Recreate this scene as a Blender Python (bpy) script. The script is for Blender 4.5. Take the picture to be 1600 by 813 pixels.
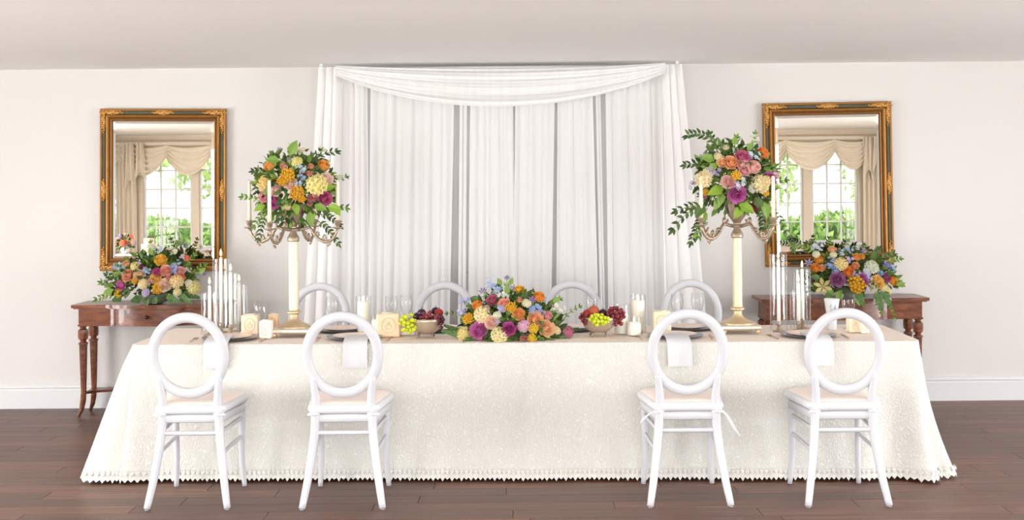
import bpy, math, random
from mathutils import Vector, Matrix, Euler, noise
R = math.radians
PI = math.pi
random.seed(7)
for o in list(bpy.data.objects): bpy.data.objects.remove(o)
scene = bpy.context.scene
COL = scene.collection

# ------------------------------------------------------------------ camera
F = 1900.0            # focal length in pixels of the 1600 x 813 frame
HC = 1.605            # camera height
HY = 296.0            # image row of the horizon
ROLL = R(0.5)
cd = bpy.data.cameras.new('camera'); cam = bpy.data.objects.new('camera', cd); COL.objects.link(cam)
cd.sensor_width = 36; cd.lens = 36 * F / 1600
cd.shift_y = -(406.5 - HY) / 1600
cam.location = (0, 0, HC)
cam.rotation_euler = (Euler((R(90), 0, 0)).to_matrix() @ Matrix.Rotation(-ROLL, 3, 'Z')).to_euler()
cd.clip_start = .05; cd.clip_end = 200
scene.camera = cam

# ------------------------------------------------------------------ light
w = bpy.data.worlds.new('world'); scene.world = w; w.use_nodes = True
bg = w.node_tree.nodes['Background']; bg.inputs[0].default_value = (.92, .97, 1, 1); bg.inputs[1].default_value = 2.2
scene.view_settings.view_transform = 'Standard'
scene.view_settings.look = 'None'
scene.view_settings.gamma = 1
scene.view_settings.use_curve_mapping = False
scene.view_settings.exposure = 0.42

def added_window_light(x, y, z, sx, sz, power, col, rz, tilt):
    l = bpy.data.lights.new('window_daylight', 'AREA'); l.shape = 'RECTANGLE'; l.size = sx; l.size_y = sz
    l.energy = power; l.color = col
    o = bpy.data.objects.new('window_daylight', l); COL.objects.link(o)
    o.location = (x, y, z); o.rotation_euler = (R(90+tilt), 0, rz)     # looks into the room
    return o
WARM, COOL = (.985, .98, .99), (.96, .968, 1)
ADDED_SIDE_DOORS = (2.4, 4.6)                     # tall side-wall doors, unseen, added to let more light into the room
for x_, p_, c_ in ((-2.45, 88, WARM), (0, 102, WARM), (2.45, 102, COOL)):      # fill light outside the added, unseen centre windows
    added_window_light(x_, -1.68, 1.18, 1.86, 2.2, p_, c_, 0, 0)
for y_, p_ in zip(ADDED_SIDE_DOORS, (310, 310)):  # added fill lamps outside the unseen side doors
    added_window_light(-7.48, y_, 1.05, 1.86, 2.06, p_*.94, WARM, R(-90), 0)
    added_window_light(7.48, y_, 1.05, 1.86, 2.06, p_*.78, COOL, R(90), 0)
scene.cycles.transparent_max_bounces = 32

# ------------------------------------------------------------------ helpers
def lin(c):
    def f(v):
        v /= 255.0
        return v / 12.92 if v <= .04045 else ((v + .055) / 1.055) ** 2.4
    return tuple(f(v) for v in c)

def P(px, py, d):
    """point of the place seen at photo pixel (px, py), standing d metres in front of the camera"""
    u, v = px - 800, py - HY
    c, s = math.cos(ROLL), math.sin(ROLL)
    return Vector(((u * c - v * s) * d / F, d, HC - (u * s + v * c) * d / F))

MATS = {}
def mat(name, rgb, rough=.5, metal=0, var=0, vscale=20, bump=0, bscale=60, spec=.5, trans=0, ior=1.45, sss=0, sheen=0, emit=0, alpha=1, rnd=0, coat=0):
    if name in MATS: return MATS[name]
    m = bpy.data.materials.new(name); m.use_nodes = True
    nt = m.node_tree; b = nt.nodes['Principled BSDF']
    col = (*lin(rgb), 1)
    b.inputs['Base Color'].default_value = col
    b.inputs['Roughness'].default_value = rough; b.inputs['Metallic'].default_value = metal
    b.inputs['Specular IOR Level'].default_value = spec; b.inputs['IOR'].default_value = ior
    b.inputs['Transmission Weight'].default_value = trans; b.inputs['Alpha'].default_value = alpha
    b.inputs['Coat Weight'].default_value = coat
    if sss:
        b.inputs['Subsurface Weight'].default_value = sss; b.inputs['Subsurface Scale'].default_value = .02
        b.inputs['Subsurface Radius'].default_value = (1, .6, .4)
    if sheen: b.inputs['Sheen Weight'].default_value = sheen
    if emit:
        b.inputs['Emission Color'].default_value = col; b.inputs['Emission Strength'].default_value = emit
    tc = nt.nodes.new('ShaderNodeTexCoord')
    if var or rnd:
        mix = nt.nodes.new('ShaderNodeHueSaturation'); mix.inputs['Color'].default_value = col
        ma = nt.nodes.new('ShaderNodeMath'); ma.operation = 'MULTIPLY_ADD'
        if rnd:
            g = nt.nodes.new('ShaderNodeNewGeometry'); nt.links.new(g.outputs['Random Per Island'], ma.inputs[0])
            ma.inputs[1].default_value = 2 * rnd; ma.inputs[2].default_value = 1 - rnd
            mh = nt.nodes.new('ShaderNodeMath'); mh.operation = 'MULTIPLY_ADD'
            nt.links.new(g.outputs['Random Per Island'], mh.inputs[0]); mh.inputs[1].default_value = -.05; mh.inputs[2].default_value = .525
            nt.links.new(mh.outputs[0], mix.inputs['Hue'])
        else:
            n = nt.nodes.new('ShaderNodeTexNoise'); n.inputs['Scale'].default_value = vscale; n.inputs['Detail'].default_value = 4
            nt.links.new(tc.outputs['Object'], n.inputs['Vector']); nt.links.new(n.outputs[0], ma.inputs[0])
            ma.inputs[1].default_value = 2 * var; ma.inputs[2].default_value = 1 - var
        nt.links.new(ma.outputs[0], mix.inputs['Value']); nt.links.new(mix.outputs[0], b.inputs['Base Color'])
    if bump:
        n2 = nt.nodes.new('ShaderNodeTexNoise'); n2.inputs['Scale'].default_value = bscale; n2.inputs['Detail'].default_value = 3
        nt.links.new(tc.outputs['Object'], n2.inputs['Vector'])
        bp = nt.nodes.new('ShaderNodeBump'); bp.inputs['Strength'].default_value = bump; bp.inputs['Distance'].default_value = .01
        nt.links.new(n2.outputs[0], bp.inputs['Height']); nt.links.new(bp.outputs[0], b.inputs['Normal'])
    MATS[name] = m
    return m

class MB:
    """collects shapes; build() links them as ONE mesh object"""
    def __init__(s): s.v = []; s.f = []
    def add(s, vs, fs):
        o = len(s.v); s.v += [tuple(v) for v in vs]; s.f += [tuple(i + o for i in f) for f in fs]; return s
    def box(s, a, b):
        x0, y0, z0 = a; x1, y1, z1 = b
        return s.add([(x0,y0,z0),(x1,y0,z0),(x1,y1,z0),(x0,y1,z0),(x0,y0,z1),(x1,y0,z1),(x1,y1,z1),(x0,y1,z1)],
                     [(0,3,2,1),(4,5,6,7),(0,1,5,4),(1,2,6,5),(2,3,7,6),(3,0,4,7)])
    def bbox(s, a, b, r=.005):
        """box with chamfered edges"""
        (x0,y0,z0),(x1,y1,z1) = a, b
        vs = []; 
        for x, sx in ((x0,1),(x1,-1)):
            for y, sy in ((y0,1),(y1,-1)):
                for z, sz in ((z0,1),(z1,-1)):
                    vs += [(x+sx*r, y+sy*r, z), (x+sx*r, y, z+sz*r), (x, y+sy*r, z+sz*r)]
        def c(i, j, k, a): return (i*4 + j*2 + k) * 3 + a
        fs = []
        for k in (0,1): fs.append([c(0,0,k,0), c(1,0,k,0), c(1,1,k,0), c(0,1,k,0)][::(1 if k else -1)])
        for j in (0,1): fs.append([c(0,j,0,1), c(1,j,0,1), c(1,j,1,1), c(0,j,1,1)][::(-1 if j else 1)])
        for i in (0,1): fs.append([c(i,0,0,2), c(i,1,0,2), c(i,1,1,2), c(i,0,1,2)][::(1 if i else -1)])
        for j in (0,1):
            for k in (0,1): fs.append([c(0,j,k,0), c(1,j,k,0), c(1,j,k,1), c(0,j,k,1)])
        for i in (0,1):
            for k in (0,1): fs.append([c(i,0,k,0), c(i,1,k,0), c(i,1,k,2), c(i,0,k,2)])
        for i in (0,1):
            for j in (0,1): fs.append([c(i,j,0,1), c(i,j,1,1), c(i,j,1,2), c(i,j,0,2)])
        for i in (0,1):
            for j in (0,1):
                for k in (0,1): fs.append([c(i,j,k,0), c(i,j,k,1), c(i,j,k,2)])
        return s.add(vs, fs)
    def lathe(s, prof, n=20, c=(0,0,0), sq=None, rot=0):
        """prof: (r, z) from bottom to top around the vertical axis; sq = number of sides"""
        n = sq or n; vs = []; fs = []
        for r, z in prof:
            for i in range(n):
                a = 2 * PI * i / n + rot
                vs.append((c[0] + r * math.cos(a), c[1] + r * math.sin(a), c[2] + z))
        for k in range(len(prof) - 1):
            for i in range(n):
                j = (i + 1) % n
                fs.append((k*n+i, k*n+j, (k+1)*n+j, (k+1)*n+i))
        if prof[0][0] > 1e-5: fs.append(tuple(range(n - 1, -1, -1)))
        if prof[-1][0] > 1e-5: fs.append(tuple((len(prof)-1)*n + i for i in range(n)))
        return s.add(vs, fs)
    def lathe2(s, prof, n=20):
        s.lathe(prof, n); s.f.pop(); return s
    def tube(s, pts, rad, n=8, closed=False, flat=1.0, up=(0,1,0)):
        """swept tube; rad number or list; flat scales the section along 'up'"""
        pts = [Vector(p) for p in pts]; m = len(pts)
        if not isinstance(rad, (list, tuple)): rad = [rad] * m
        vs = []; fs = []
        for i, p in enumerate(pts):
            a = pts[(i-1) % m] if closed else pts[max(i-1, 0)]
            b = pts[(i+1) % m] if closed else pts[min(i+1, m-1)]
            t = (b - a).normalized(); u = Vector(up); u = u - t * u.dot(t)
            if u.length < 1e-3: u = Vector((1,0,0)) - t * t.x
            u.normalize(); w_ = t.cross(u)
            for k in range(n):
                an = 2 * PI * k / n
                vs.append(p + w_ * math.cos(an) * rad[i] + u * math.sin(an) * rad[i] * flat)
        for i in range(m if closed else m - 1):
            j = (i + 1) % m
            for k in range(n):
                l = (k + 1) % n
                fs.append((i*n+k, j*n+k, j*n+l, i*n+l))
        if not closed:
            fs.append(tuple(range(n))); fs.append(tuple((m-1)*n + k for k in range(n-1, -1, -1)))
        return s.add(vs, fs)
    def ball(s, c, r, n=10, m=7, sc=(1,1,1)):
        vs = []; fs = []
        for j in range(1, m):
            for i in range(n):
                a = 2*PI*i/n; b = PI*j/m
                vs.append((c[0]+r*sc[0]*math.sin(b)*math.cos(a), c[1]+r*sc[1]*math.sin(b)*math.sin(a), c[2]-r*sc[2]*math.cos(b)))
        lo = len(vs); vs.append((c[0],c[1],c[2]-r*sc[2])); hi = len(vs); vs.append((c[0],c[1],c[2]+r*sc[2]))
        for j in range(m-2):
            for i in range(n):
                k = (i+1) % n
                fs.append((j*n+i, j*n+k, (j+1)*n+k, (j+1)*n+i))
        for i in range(n):
            k = (i+1) % n
            fs.append((lo, k, i)); fs.append((hi, (m-2)*n+i, (m-2)*n+k))
        return s.add(vs, fs)
    def grid(s, nu, nv, fn, close_u=False):
        """surface from fn(i, j)"""
        vs = [fn(i, j) for j in range(nv) for i in range(nu)]; fs = []
        for j in range(nv-1):
            for i in range(nu if close_u else nu-1):
                k = (i+1) % nu
                fs.append((j*nu+i, j*nu+k, (j+1)*nu+k, (j+1)*nu+i))
        return s.add(vs, fs)
    def mesh(s, name, m, smooth=False, angle=None):
        me = bpy.data.meshes.new(name); me.from_pydata(s.v, [], s.f); me.update()
        if m: me.materials.append(m)
        if smooth:
            for p in me.polygons: p.use_smooth = True
            if angle: me.set_sharp_from_angle(angle=R(angle))
        return me
    def build(s, name, m, parent=None, smooth=False, angle=None):
        return put(name, s.mesh(name, m, smooth, angle), parent)

def put(name, me, parent=None, loc=None, rot=None, scale=None):
    o = bpy.data.objects.new(name, me); COL.objects.link(o)
    if parent: o.parent = parent
    if loc is not None: o.location = loc
    if rot is not None: o.rotation_euler = rot
    if scale is not None: o.scale = scale if hasattr(scale, '__len__') else (scale,)*3
    return o
def tag(o, label, cat, group=None, kind=None):
    o['label'] = label; o['category'] = cat
    if group: o['group'] = group
    if kind: o['kind'] = kind
    return o
def struct(o, label=None, cat=None):
    o['kind'] = 'structure'
    if label: o['label'] = label; o['category'] = cat
    return o
def thing(name, label, cat, loc=(0,0,0), rz=0, group=None):
    o = bpy.data.objects.new(name, None); COL.objects.link(o); o.empty_display_size = .1
    o.location = loc; o.rotation_euler = (0, 0, rz)
    return tag(o, label, cat, group)
def copy_tree(o, parent=None):
    c = o.copy(); COL.objects.link(c)
    if parent: c.parent = parent
    for ch in list(o.children): copy_tree(ch, c)
    return c

# ------------------------------------------------------------------ materials
M_wall = mat('wall_paint', (249, 247, 245), .75, var=.012, vscale=1.2)  # unseen side walls, left brighter than the back wall to bounce light
M_ceil = mat('ceiling_paint', (251, 249, 247), .85, var=.012, vscale=1)
M_trim = mat('trim_paint', (224, 224, 225), .4)
M_wchair = mat('white_lacquer', (207, 207, 212), .32)
M_cush = mat('cushion_top_fabric', (250, 236, 228), .8, bump=.15, bscale=140)
M_cushw = mat('cushion_white_fabric', (220, 220, 223), .8, bump=.1, bscale=120)
M_wood = mat('mahogany', (104, 56, 34), .32, coat=.25)
M_gold = mat('antique_gold', (164, 112, 50), .42, .5, var=.22, vscale=18, bump=.25, bscale=90)
M_gold2 = mat('worn_gold', (196, 146, 78), .38, .55, var=.15, vscale=30)
M_green = mat('dark_green_gesso', (78, 76, 54), .5, var=.15, vscale=30)
M_mirror = mat('mirror_silver', (226, 221, 212), .0, 1)
M_silver = mat('aged_silver', (176, 158, 138), .38, .7, var=.25, vscale=60, bump=.3, bscale=120)
M_cream = mat('cream_gilt', (236, 228, 200), .35, .15, var=.06, vscale=25)
M_brass = mat('soft_gilt', (208, 186, 150), .35, .5, var=.2, vscale=30)
M_wax = mat('ivory_wax', (250, 240, 214), .5, sss=.3)
M_waxw = mat('white_wax', (252, 247, 236), .5, sss=.3)
M_flame = mat('candle_flame', (255, 214, 140), .5, emit=9)
M_wick = mat('wick', (40, 34, 30), .9)
M_napkin = mat('white_napkin_linen', (214, 214, 217), .85, bump=.1, bscale=200)
M_charger = mat('pewter_charger', (128, 130, 136), .28, .8)
M_plate = mat('blush_plate', (244, 220, 204), .25, var=.06, vscale=40)
M_cut = mat('antique_cutlery', (176, 146, 116), .3, .7)
M_stem = mat('green_stem', (84, 110, 48), .6)
M_leafd = mat('dark_leaf', (70, 96, 40), .5, rnd=.5)
M_leafm = mat('mid_leaf', (110, 142, 56), .5, rnd=.4)
M_leafb = mat('bright_leaf', (126, 160, 52), .5, rnd=.15)
M_fern = mat('fern_leaf', (82, 116, 58), .55, rnd=.35)
M_tile = mat('porch_grey', (150, 148, 144), .8)

def glass_mat(name, tint, fac, rough=0.0):
    m = bpy.data.materials.new(name); m.use_nodes = True; nt = m.node_tree; nt.nodes.clear()
    o = nt.nodes.new('ShaderNodeOutputMaterial'); mx = nt.nodes.new('ShaderNodeMixShader')
    t = nt.nodes.new('ShaderNodeBsdfTransparent'); g = nt.nodes.new('ShaderNodeBsdfGlossy')
    t.inputs[0].default_value = (*tint, 1); g.inputs['Roughness'].default_value = rough
    fr = nt.nodes.new('ShaderNodeLayerWeight'); fr.inputs['Blend'].default_value = .5      # thin sheet: grazing views reflect
    pw = nt.nodes.new('ShaderNodeMath'); pw.operation = 'POWER'; pw.inputs[1].default_value = 2.6; nt.links.new(fr.outputs['Facing'], pw.inputs[0])
    ma = nt.nodes.new('ShaderNodeMath'); ma.operation = 'MULTIPLY_ADD'; ma.use_clamp = True
    nt.links.new(pw.outputs[0], ma.inputs[0]); ma.inputs[1].default_value = fac; ma.inputs[2].default_value = .05
    nt.links.new(ma.outputs[0], mx.inputs[0]); nt.links.new(t.outputs[0], mx.inputs[1]); nt.links.new(g.outputs[0], mx.inputs[2])
    nt.links.new(mx.outputs[0], o.inputs[0]); return m
M_pane = glass_mat('window_glass', (.98, .985, .98), .4)
M_glass = glass_mat('clear_glass', (.975, .985, .985), .95, .05)

def sheer_mat(name, col, dens, vary):
    """woven sheer: part of the light passes, gathers of thread run down the cloth"""
    m = bpy.data.materials.new(name); m.use_nodes = True; nt = m.node_tree; nt.nodes.clear()
    N = nt.nodes.new; L = nt.links.new
    o = N('ShaderNodeOutputMaterial'); mx = N('ShaderNodeMixShader'); t = N('ShaderNodeBsdfTransparent')
    d = N('ShaderNodeBsdfDiffuse'); tl = N('ShaderNodeBsdfTranslucent'); m2 = N('ShaderNodeMixShader')
    d.inputs[0].default_value = (*lin(col), 1); tl.inputs[0].default_value = (*lin(col), 1); m2.inputs[0].default_value = .25
    L(d.outputs[0], m2.inputs[1]); L(tl.outputs[0], m2.inputs[2])
    tc = N('ShaderNodeTexCoord'); mp = N('ShaderNodeMapping'); mp.inputs['Scale'].default_value = (26, 2, .5)
    n = N('ShaderNodeTexNoise'); n.inputs['Scale'].default_value = 1; n.inputs['Detail'].default_value = 3
    L(tc.outputs['Object'], mp.inputs[0]); L(mp.outputs[0], n.inputs['Vector'])
    ma = N('ShaderNodeMath'); ma.operation = 'MULTIPLY_ADD'; ma.use_clamp = True
    L(n.outputs[0], ma.inputs[0]); ma.inputs[1].default_value = vary; ma.inputs[2].default_value = dens - vary * .5
    L(ma.outputs[0], mx.inputs[0]); L(t.outputs[0], mx.inputs[1]); L(m2.outputs[0], mx.inputs[2]); L(mx.outputs[0], o.inputs[0])
    return m
M_sheer = sheer_mat('white_sheer', (250, 248, 248), .86, .2)
M_sheer2 = sheer_mat('thin_sheer', (252, 250, 250), .55, .25)
M_sheerd = sheer_mat('gathered_sheer', (252, 250, 250), .9, .1)

def lace_mat(name, c1, c2, bumpy):
    m = bpy.data.materials.new(name); m.use_nodes = True; nt = m.node_tree; b = nt.nodes['Principled BSDF']
    N = nt.nodes.new; L = nt.links.new
    tc = N('ShaderNodeTexCoord'); n = N('ShaderNodeTexNoise'); n.inputs['Scale'].default_value = 14; n.inputs['Detail'].default_value = 2
    L(tc.outputs['Object'], n.inputs['Vector'])
    va = N('ShaderNodeVectorMath'); va.operation = 'MULTIPLY_ADD'; va.inputs[1].default_value = (.11, .11, .11)
    L(n.outputs['Color'], va.inputs[0]); L(tc.outputs['Object'], va.inputs[2])
    v = N('ShaderNodeTexVoronoi'); v.feature = 'DISTANCE_TO_EDGE'; v.inputs['Scale'].default_value = 34
    L(va.outputs[0], v.inputs['Vector'])
    v2 = N('ShaderNodeTexWave'); v2.inputs['Scale'].default_value = 22; v2.inputs['Distortion'].default_value = 9; v2.inputs['Detail'].default_value = 2; v2.inputs['Detail Scale'].default_value = 2.2
    L(va.outputs[0], v2.inputs['Vector'])
    mr = N('ShaderNodeMapRange'); mr.inputs[1].default_value = 0; mr.inputs[2].default_value = .22
    L(v.outputs['Distance'], mr.inputs[0])
    mu = N('ShaderNodeMath'); mu.operation = 'MULTIPLY'; L(mr.outputs[0], mu.inputs[0]); L(v2.outputs['Fac'], mu.inputs[1])
    mx = N('ShaderNodeMix'); mx.data_type = 'RGBA'; mx.inputs[6].default_value = (*lin(c2), 1); mx.inputs[7].default_value = (*lin(c1), 1)
    L(mu.outputs[0], mx.inputs[0]); L(mx.outputs[2], b.inputs['Base Color'])
    bp = N('ShaderNodeBump'); bp.inputs['Strength'].default_value = bumpy; bp.inputs['Distance'].default_value = .008
    L(mu.outputs[0], bp.inputs['Height']); L(bp.outputs[0], b.inputs['Normal'])
    b.inputs['Roughness'].default_value = .85; b.inputs['Specular IOR Level'].default_value = .2
    return m
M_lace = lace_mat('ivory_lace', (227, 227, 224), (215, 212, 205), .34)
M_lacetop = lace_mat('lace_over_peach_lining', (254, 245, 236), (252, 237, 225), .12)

def wood_floor():
    m = bpy.data.materials.new('walnut_plank'); m.use_nodes = True; nt = m.node_tree; b = nt.nodes['Principled BSDF']
    N = nt.nodes.new; L = nt.links.new
    oi = N('ShaderNodeObjectInfo'); ge = N('ShaderNodeNewGeometry'); tc = N('ShaderNodeTexCoord')
    ad = N('ShaderNodeMath'); ad.operation = 'ADD'; L(oi.outputs['Random'], ad.inputs[0]); L(ge.outputs['Random Per Island'], ad.inputs[1])
    fr = N('ShaderNodeMath'); fr.operation = 'FRACT'; L(ad.outputs[0], fr.inputs[0])
    cb = N('ShaderNodeCombineXYZ'); L(fr.outputs[0], cb.inputs[2]); sc = N('ShaderNodeVectorMath'); sc.operation = 'SCALE'; sc.inputs[3].default_value = 37
    L(cb.outputs[0], sc.inputs[0]); va = N('ShaderNodeVectorMath'); L(tc.outputs['Object'], va.inputs[0]); L(sc.outputs[0], va.inputs[1])
    mp = N('ShaderNodeMapping'); mp.inputs['Scale'].default_value = (1.6, 34, 1); L(va.outputs[0], mp.inputs[0])
    n = N('ShaderNodeTexNoise'); n.inputs['Scale'].default_value = 1.2; n.inputs['Detail'].default_value = 6; n.inputs['Distortion'].default_value = .6
    L(mp.outputs[0], n.inputs['Vector'])
    ma = N('ShaderNodeMath'); ma.operation = 'MULTIPLY_ADD'; L(fr.outputs[0], ma.inputs[0]); ma.inputs[1].default_value = .26; 
    ms = N('ShaderNodeMath'); ms.operation = 'MULTIPLY_ADD'; L(n.outputs[0], ms.inputs[0]); ms.inputs[1].default_value = 1.0; ms.inputs[2].default_value = -.2
    L(ms.outputs[0], ma.inputs[2])
    cr = N('ShaderNodeValToRGB'); L(ma.outputs[0], cr.inputs[0])
    e = cr.color_ramp.elements; e[0].position = .12; e[0].color = (*lin((78, 56, 47)), 1); e[1].position = .85; e[1].color = (*lin((148, 104, 82)), 1)
    k = e.new(.5); k.color = (*lin((106, 74, 61)), 1)
    L(cr.outputs[0], b.inputs['Base Color']); b.inputs['Roughness'].default_value = .42; b.inputs['Specular IOR Level'].default_value = .4
    return m
M_floor = wood_floor()

# ------------------------------------------------------------------ the room
YB, YF, XW, ZC = 9.08, -1.5, 7.3, 2.53
T = .15
# floor: base + planks
fl = struct(MB().box((-XW-T, YF-T, -.2), (XW+T, YB+T, -.012)).build('floor', mat('subfloor', (48, 34, 28), .8)))
PW, PL = .15, 1.22
pm = MB().bbox((-PL/2+.001, -PW/2+.0012, -.012), (PL/2-.001, PW/2-.0012, 0), .0018).mesh('plank', M_floor)
rest = MB(); row = 0; y = YB - PW/2
while y > YF:
    off = random.random() * PL
    x = -XW + off - PL/2
    if off > .02: rest.box((-XW, y-PW/2+.0012, -.012), (x - PL/2 + 0*PL + .0, y+PW/2-.0012, 0)) if x - PL/2 > -XW else None
    while x - PL/2 < XW:
        a, b_ = max(x-PL/2, -XW), min(x+PL/2, XW)
        if y > 4.75 and abs(x) < 4.3 - (9.08-y)*.2 and a == x-PL/2 and b_ == x+PL/2:
            put('plank', pm, fl, (x, y, 0))
        else:
            rest.box((a+.001, y-PW/2+.0012, -.012), (b_-.001, y+PW/2-.0012, 0))
        x += PL
    y -= PW; row += 1
rp = rest.build('planks_beyond', M_floor, fl); rp['kind'] = 'stuff'

struct(MB().box((-XW-T, YF-T, ZC), (XW+T, YB+T, ZC+.2)).build('ceiling', M_ceil))
struct(MB().box((-XW-T, YB, 0), (XW+T, YB+T, ZC)).build('wall_back', mat('back_wall_paint', (221, 217, 214), .75, var=.012, vscale=1.2)))  # same paint as the other walls, darkened here to hold back its brightness
for sx_, nm_ in ((-1, 'wall_left'), (1, 'wall_right')):
    b = MB(); xa_, xb_ = sorted((sx_*XW, sx_*(XW+T))); ya_ = YF
    for yc_ in ADDED_SIDE_DOORS:
        b.box((xa_, ya_, 0), (xb_, yc_-.95, ZC)); b.box((xa_, yc_-.95, 2.1), (xb_, yc_+.95, ZC)); ya_ = yc_+.95
    b.box((xa_, ya_, 0), (xb_, YB, ZC)); struct(b.build(nm_, M_wall))
    for k_, yc_ in enumerate(ADDED_SIDE_DOORS):  # frames and glass of the side doors added to carry fill light
        fm = MB(); xf = sx_*(XW+.06)
        for q in range(7): fm.box((xf-.02, yc_-.95+q*.31, 0), (xf+.02, yc_-.95+q*.31+.04, 2.1))
        for q in range(7): fm.box((xf-.018, yc_-.95, q*.3433), (xf+.018, yc_+.95, q*.3433+.04))
        wo = struct(fm.build('window_%d' % (20+k_+(3 if sx_ > 0 else 0)), M_trim))
        MB().box((xf-.002, yc_-.93, .01), (xf+.002, yc_+.93, 2.08)).build('pane', M_pane, wo)
# baseboard with a moulded cap
def base_profile(name, x0, x1):
    pr = [(0, 0), (.018, 0), (.018, .135), (.014, .142), (.014, .15), (.022, .156), (.02, .168), (.008, .178), (0, .182)]
    vs = [(x, YB - p[0], p[1]) for x in (x0, x1) for p in pr]; n = len(pr)
    return struct(MB().add(vs, [(i, i+1, n+i+1, n+i) for i in range(n-1)]).build(name, M_trim))
base_profile('baseboard_back', -XW, XW)

# ------------------------------------------------------------------ windows of the wall behind the camera
wins = []   # x0, x1, cols, rows, z0, z1
ZS, ZT = .7, 2.3
for x0, x1, c in ((-6.95, -6.36, 2), (-5.95, -5.16, 3), (-5.05, -4.26, 3), (4.0, 4.70, 3), (4.83, 5.58, 3), (5.98, 6.72, 3)):
    wins.append((x0, x1, c, 5))
for x0 in (-3.4, -.95, 1.5): wins.append((x0, x0+1.9, 6, 7))  # centre windows, unseen, added as openings for the fill lamps
wins.sort()
wb = MB(); xs = -XW - T
for x0, x1, c, r in wins:
    ZS = .06 if r == 7 else .7
    wb.box((xs, YF-T, 0), (x0, YF, ZC)); wb.box((x0, YF-T, 0), (x1, YF, ZS)); wb.box((x0, YF-T, ZT), (x1, YF, ZC)); xs = x1
wb.box((xs, YF-T, 0), (XW+T, YF, ZC))
struct(wb.build('wall_front', mat('cream_wall_paint', (226, 213, 194), .75, var=.012, vscale=1.2)))
for i, (x0, x1, c, r) in enumerate(wins):
    ZS = .06 if r == 7 else .7
    fm = MB(); t = .035
    fm.box((x0, YF-.1, ZS), (x0+t, YF-.03, ZT)); fm.box((x1-t, YF-.1, ZS), (x1, YF-.03, ZT))
    fm.box((x0+t, YF-.1, ZS), (x1-t, YF-.03, ZS+t)); fm.box((x0+t, YF-.1, ZT-t), (x1-t, YF-.03, ZT))
    wo = struct(fm.build('window_%d' % (i+2), M_trim))
    mu = MB(); pw = (x1-x0-2*t)/c; ph = (ZT-ZS-2*t)/r
    for k in range(1, c): mu.box((x0+t+k*pw-.011, YF-.085, ZS+t), (x0+t+k*pw+.011, YF-.045, ZT-t))
    for k in range(1, r): mu.box((x0+t, YF-.083, ZS+t+k*ph-.011), (x1-t, YF-.047, ZS+t+k*ph+.011))
    mu.build('muntin_grid', M_trim, wo)
    MB().box((x0-.04, YF-.03, ZS-.035), (x1+.04, YF+.06, ZS)).build('window_sill', M_trim, wo)
    pme = MB().box((-pw/2+.0105, -.002, -ph/2+.0105), (pw/2-.0105, .002, ph/2-.0105)).mesh('pane', M_pane)
    for a in range(c):
        for b_ in range(r): put('pane', pme, wo, (x0+t+(a+.5)*pw, YF-.065, ZS+t+(b_+.5)*ph))

# swagged valances over the mirrored windows
M_val = mat('cream_valance', (240, 230, 212), .85, bump=.1, bscale=80)
def swag(x0, x1, ztop, sag, y, m, nfold=5, depth=.06):
    """scalloped cloth hung between two points with curved folds"""
    b = MB(); nu, nv = 22, 26
    def fn(i, j):
        u = i/(nu-1); v = j/(nv-1); s = 4*u*(1-u)
        z = ztop - (.06 + v * (.16 + (sag-.16) * s)) - .05 * s * (1-v)
        return (x0 + (x1-x0)*u, y + depth*(.5+.5*math.sin(v*nfold*2*PI))*(.35+.65*s) + .02*v, z)
    b.grid(nu, nv, fn); return b
def tail(x, ztop, ln, y, wd=.16):
    b = MB(); nu, nv = 19, 10
    def fn(i, j):
        u = i/(nu-1); v = j/(nv-1)
        return (x + (u-.5)*wd*(.7+.5*v), y + .03*math.sin(u*4*PI) + .03, ztop - v*ln*(.7+.6*abs(u-.5)))
    b.grid(nu, nv, fn); return b
def valance(label, x0, cuts, tails):
    root = thing('swag_valance', label, 'valance', ((x0+cuts[-1])/2, YF+.03, 2.3)); ox, oy, oz = root.location
    xa = x0; 
    def place(b, nm):
        b.v = [(v[0]-ox, v[1]-oy, v[2]-oz) for v in b.v]; return b.build(nm, M_val, root, True)
    for xb in cuts: place(swag(xa-.03, xb+.03, 2.43, .5, YF+.04, M_val), 'swag'); xa = xb
    for xt, ln in tails: place(tail(xt, 2.4, ln, YF+.09), 'jabot')
    place(MB().box((x0-.05, YF+.005, 2.36), (cuts[-1]+.05, YF+.09, 2.42)), 'valance_board')
valance('cream swagged valance reflected in the left gilt mirror', -7.0, (-6.3, -5.55, -4.85, -4.2), ((-6.12, .8), (-5.95, .62)))
valance('cream swagged valance reflected in the right gilt mirror', 3.9, (4.4, 5.2, 5.75, 6.75), ((5.72, .75), (5.86, .6)))
def curtain(label, x0, x1):
    b = MB(); nu = 31
    b.grid(nu, 8, lambda i, j: (x0+(x1-x0)*i/(nu-1), YF+.07+.035*math.sin(i/(nu-1)*8*PI), 2.4-2.38*j/7))
    tag(b.build('curtain', M_val, None, True), label, 'curtain')
curtain('cream gathered curtain between windows, reflected in the left mirror', -6.32, -6.03)
curtain('cream gathered curtain between windows, reflected in the right mirror', 5.64, 5.92)

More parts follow.
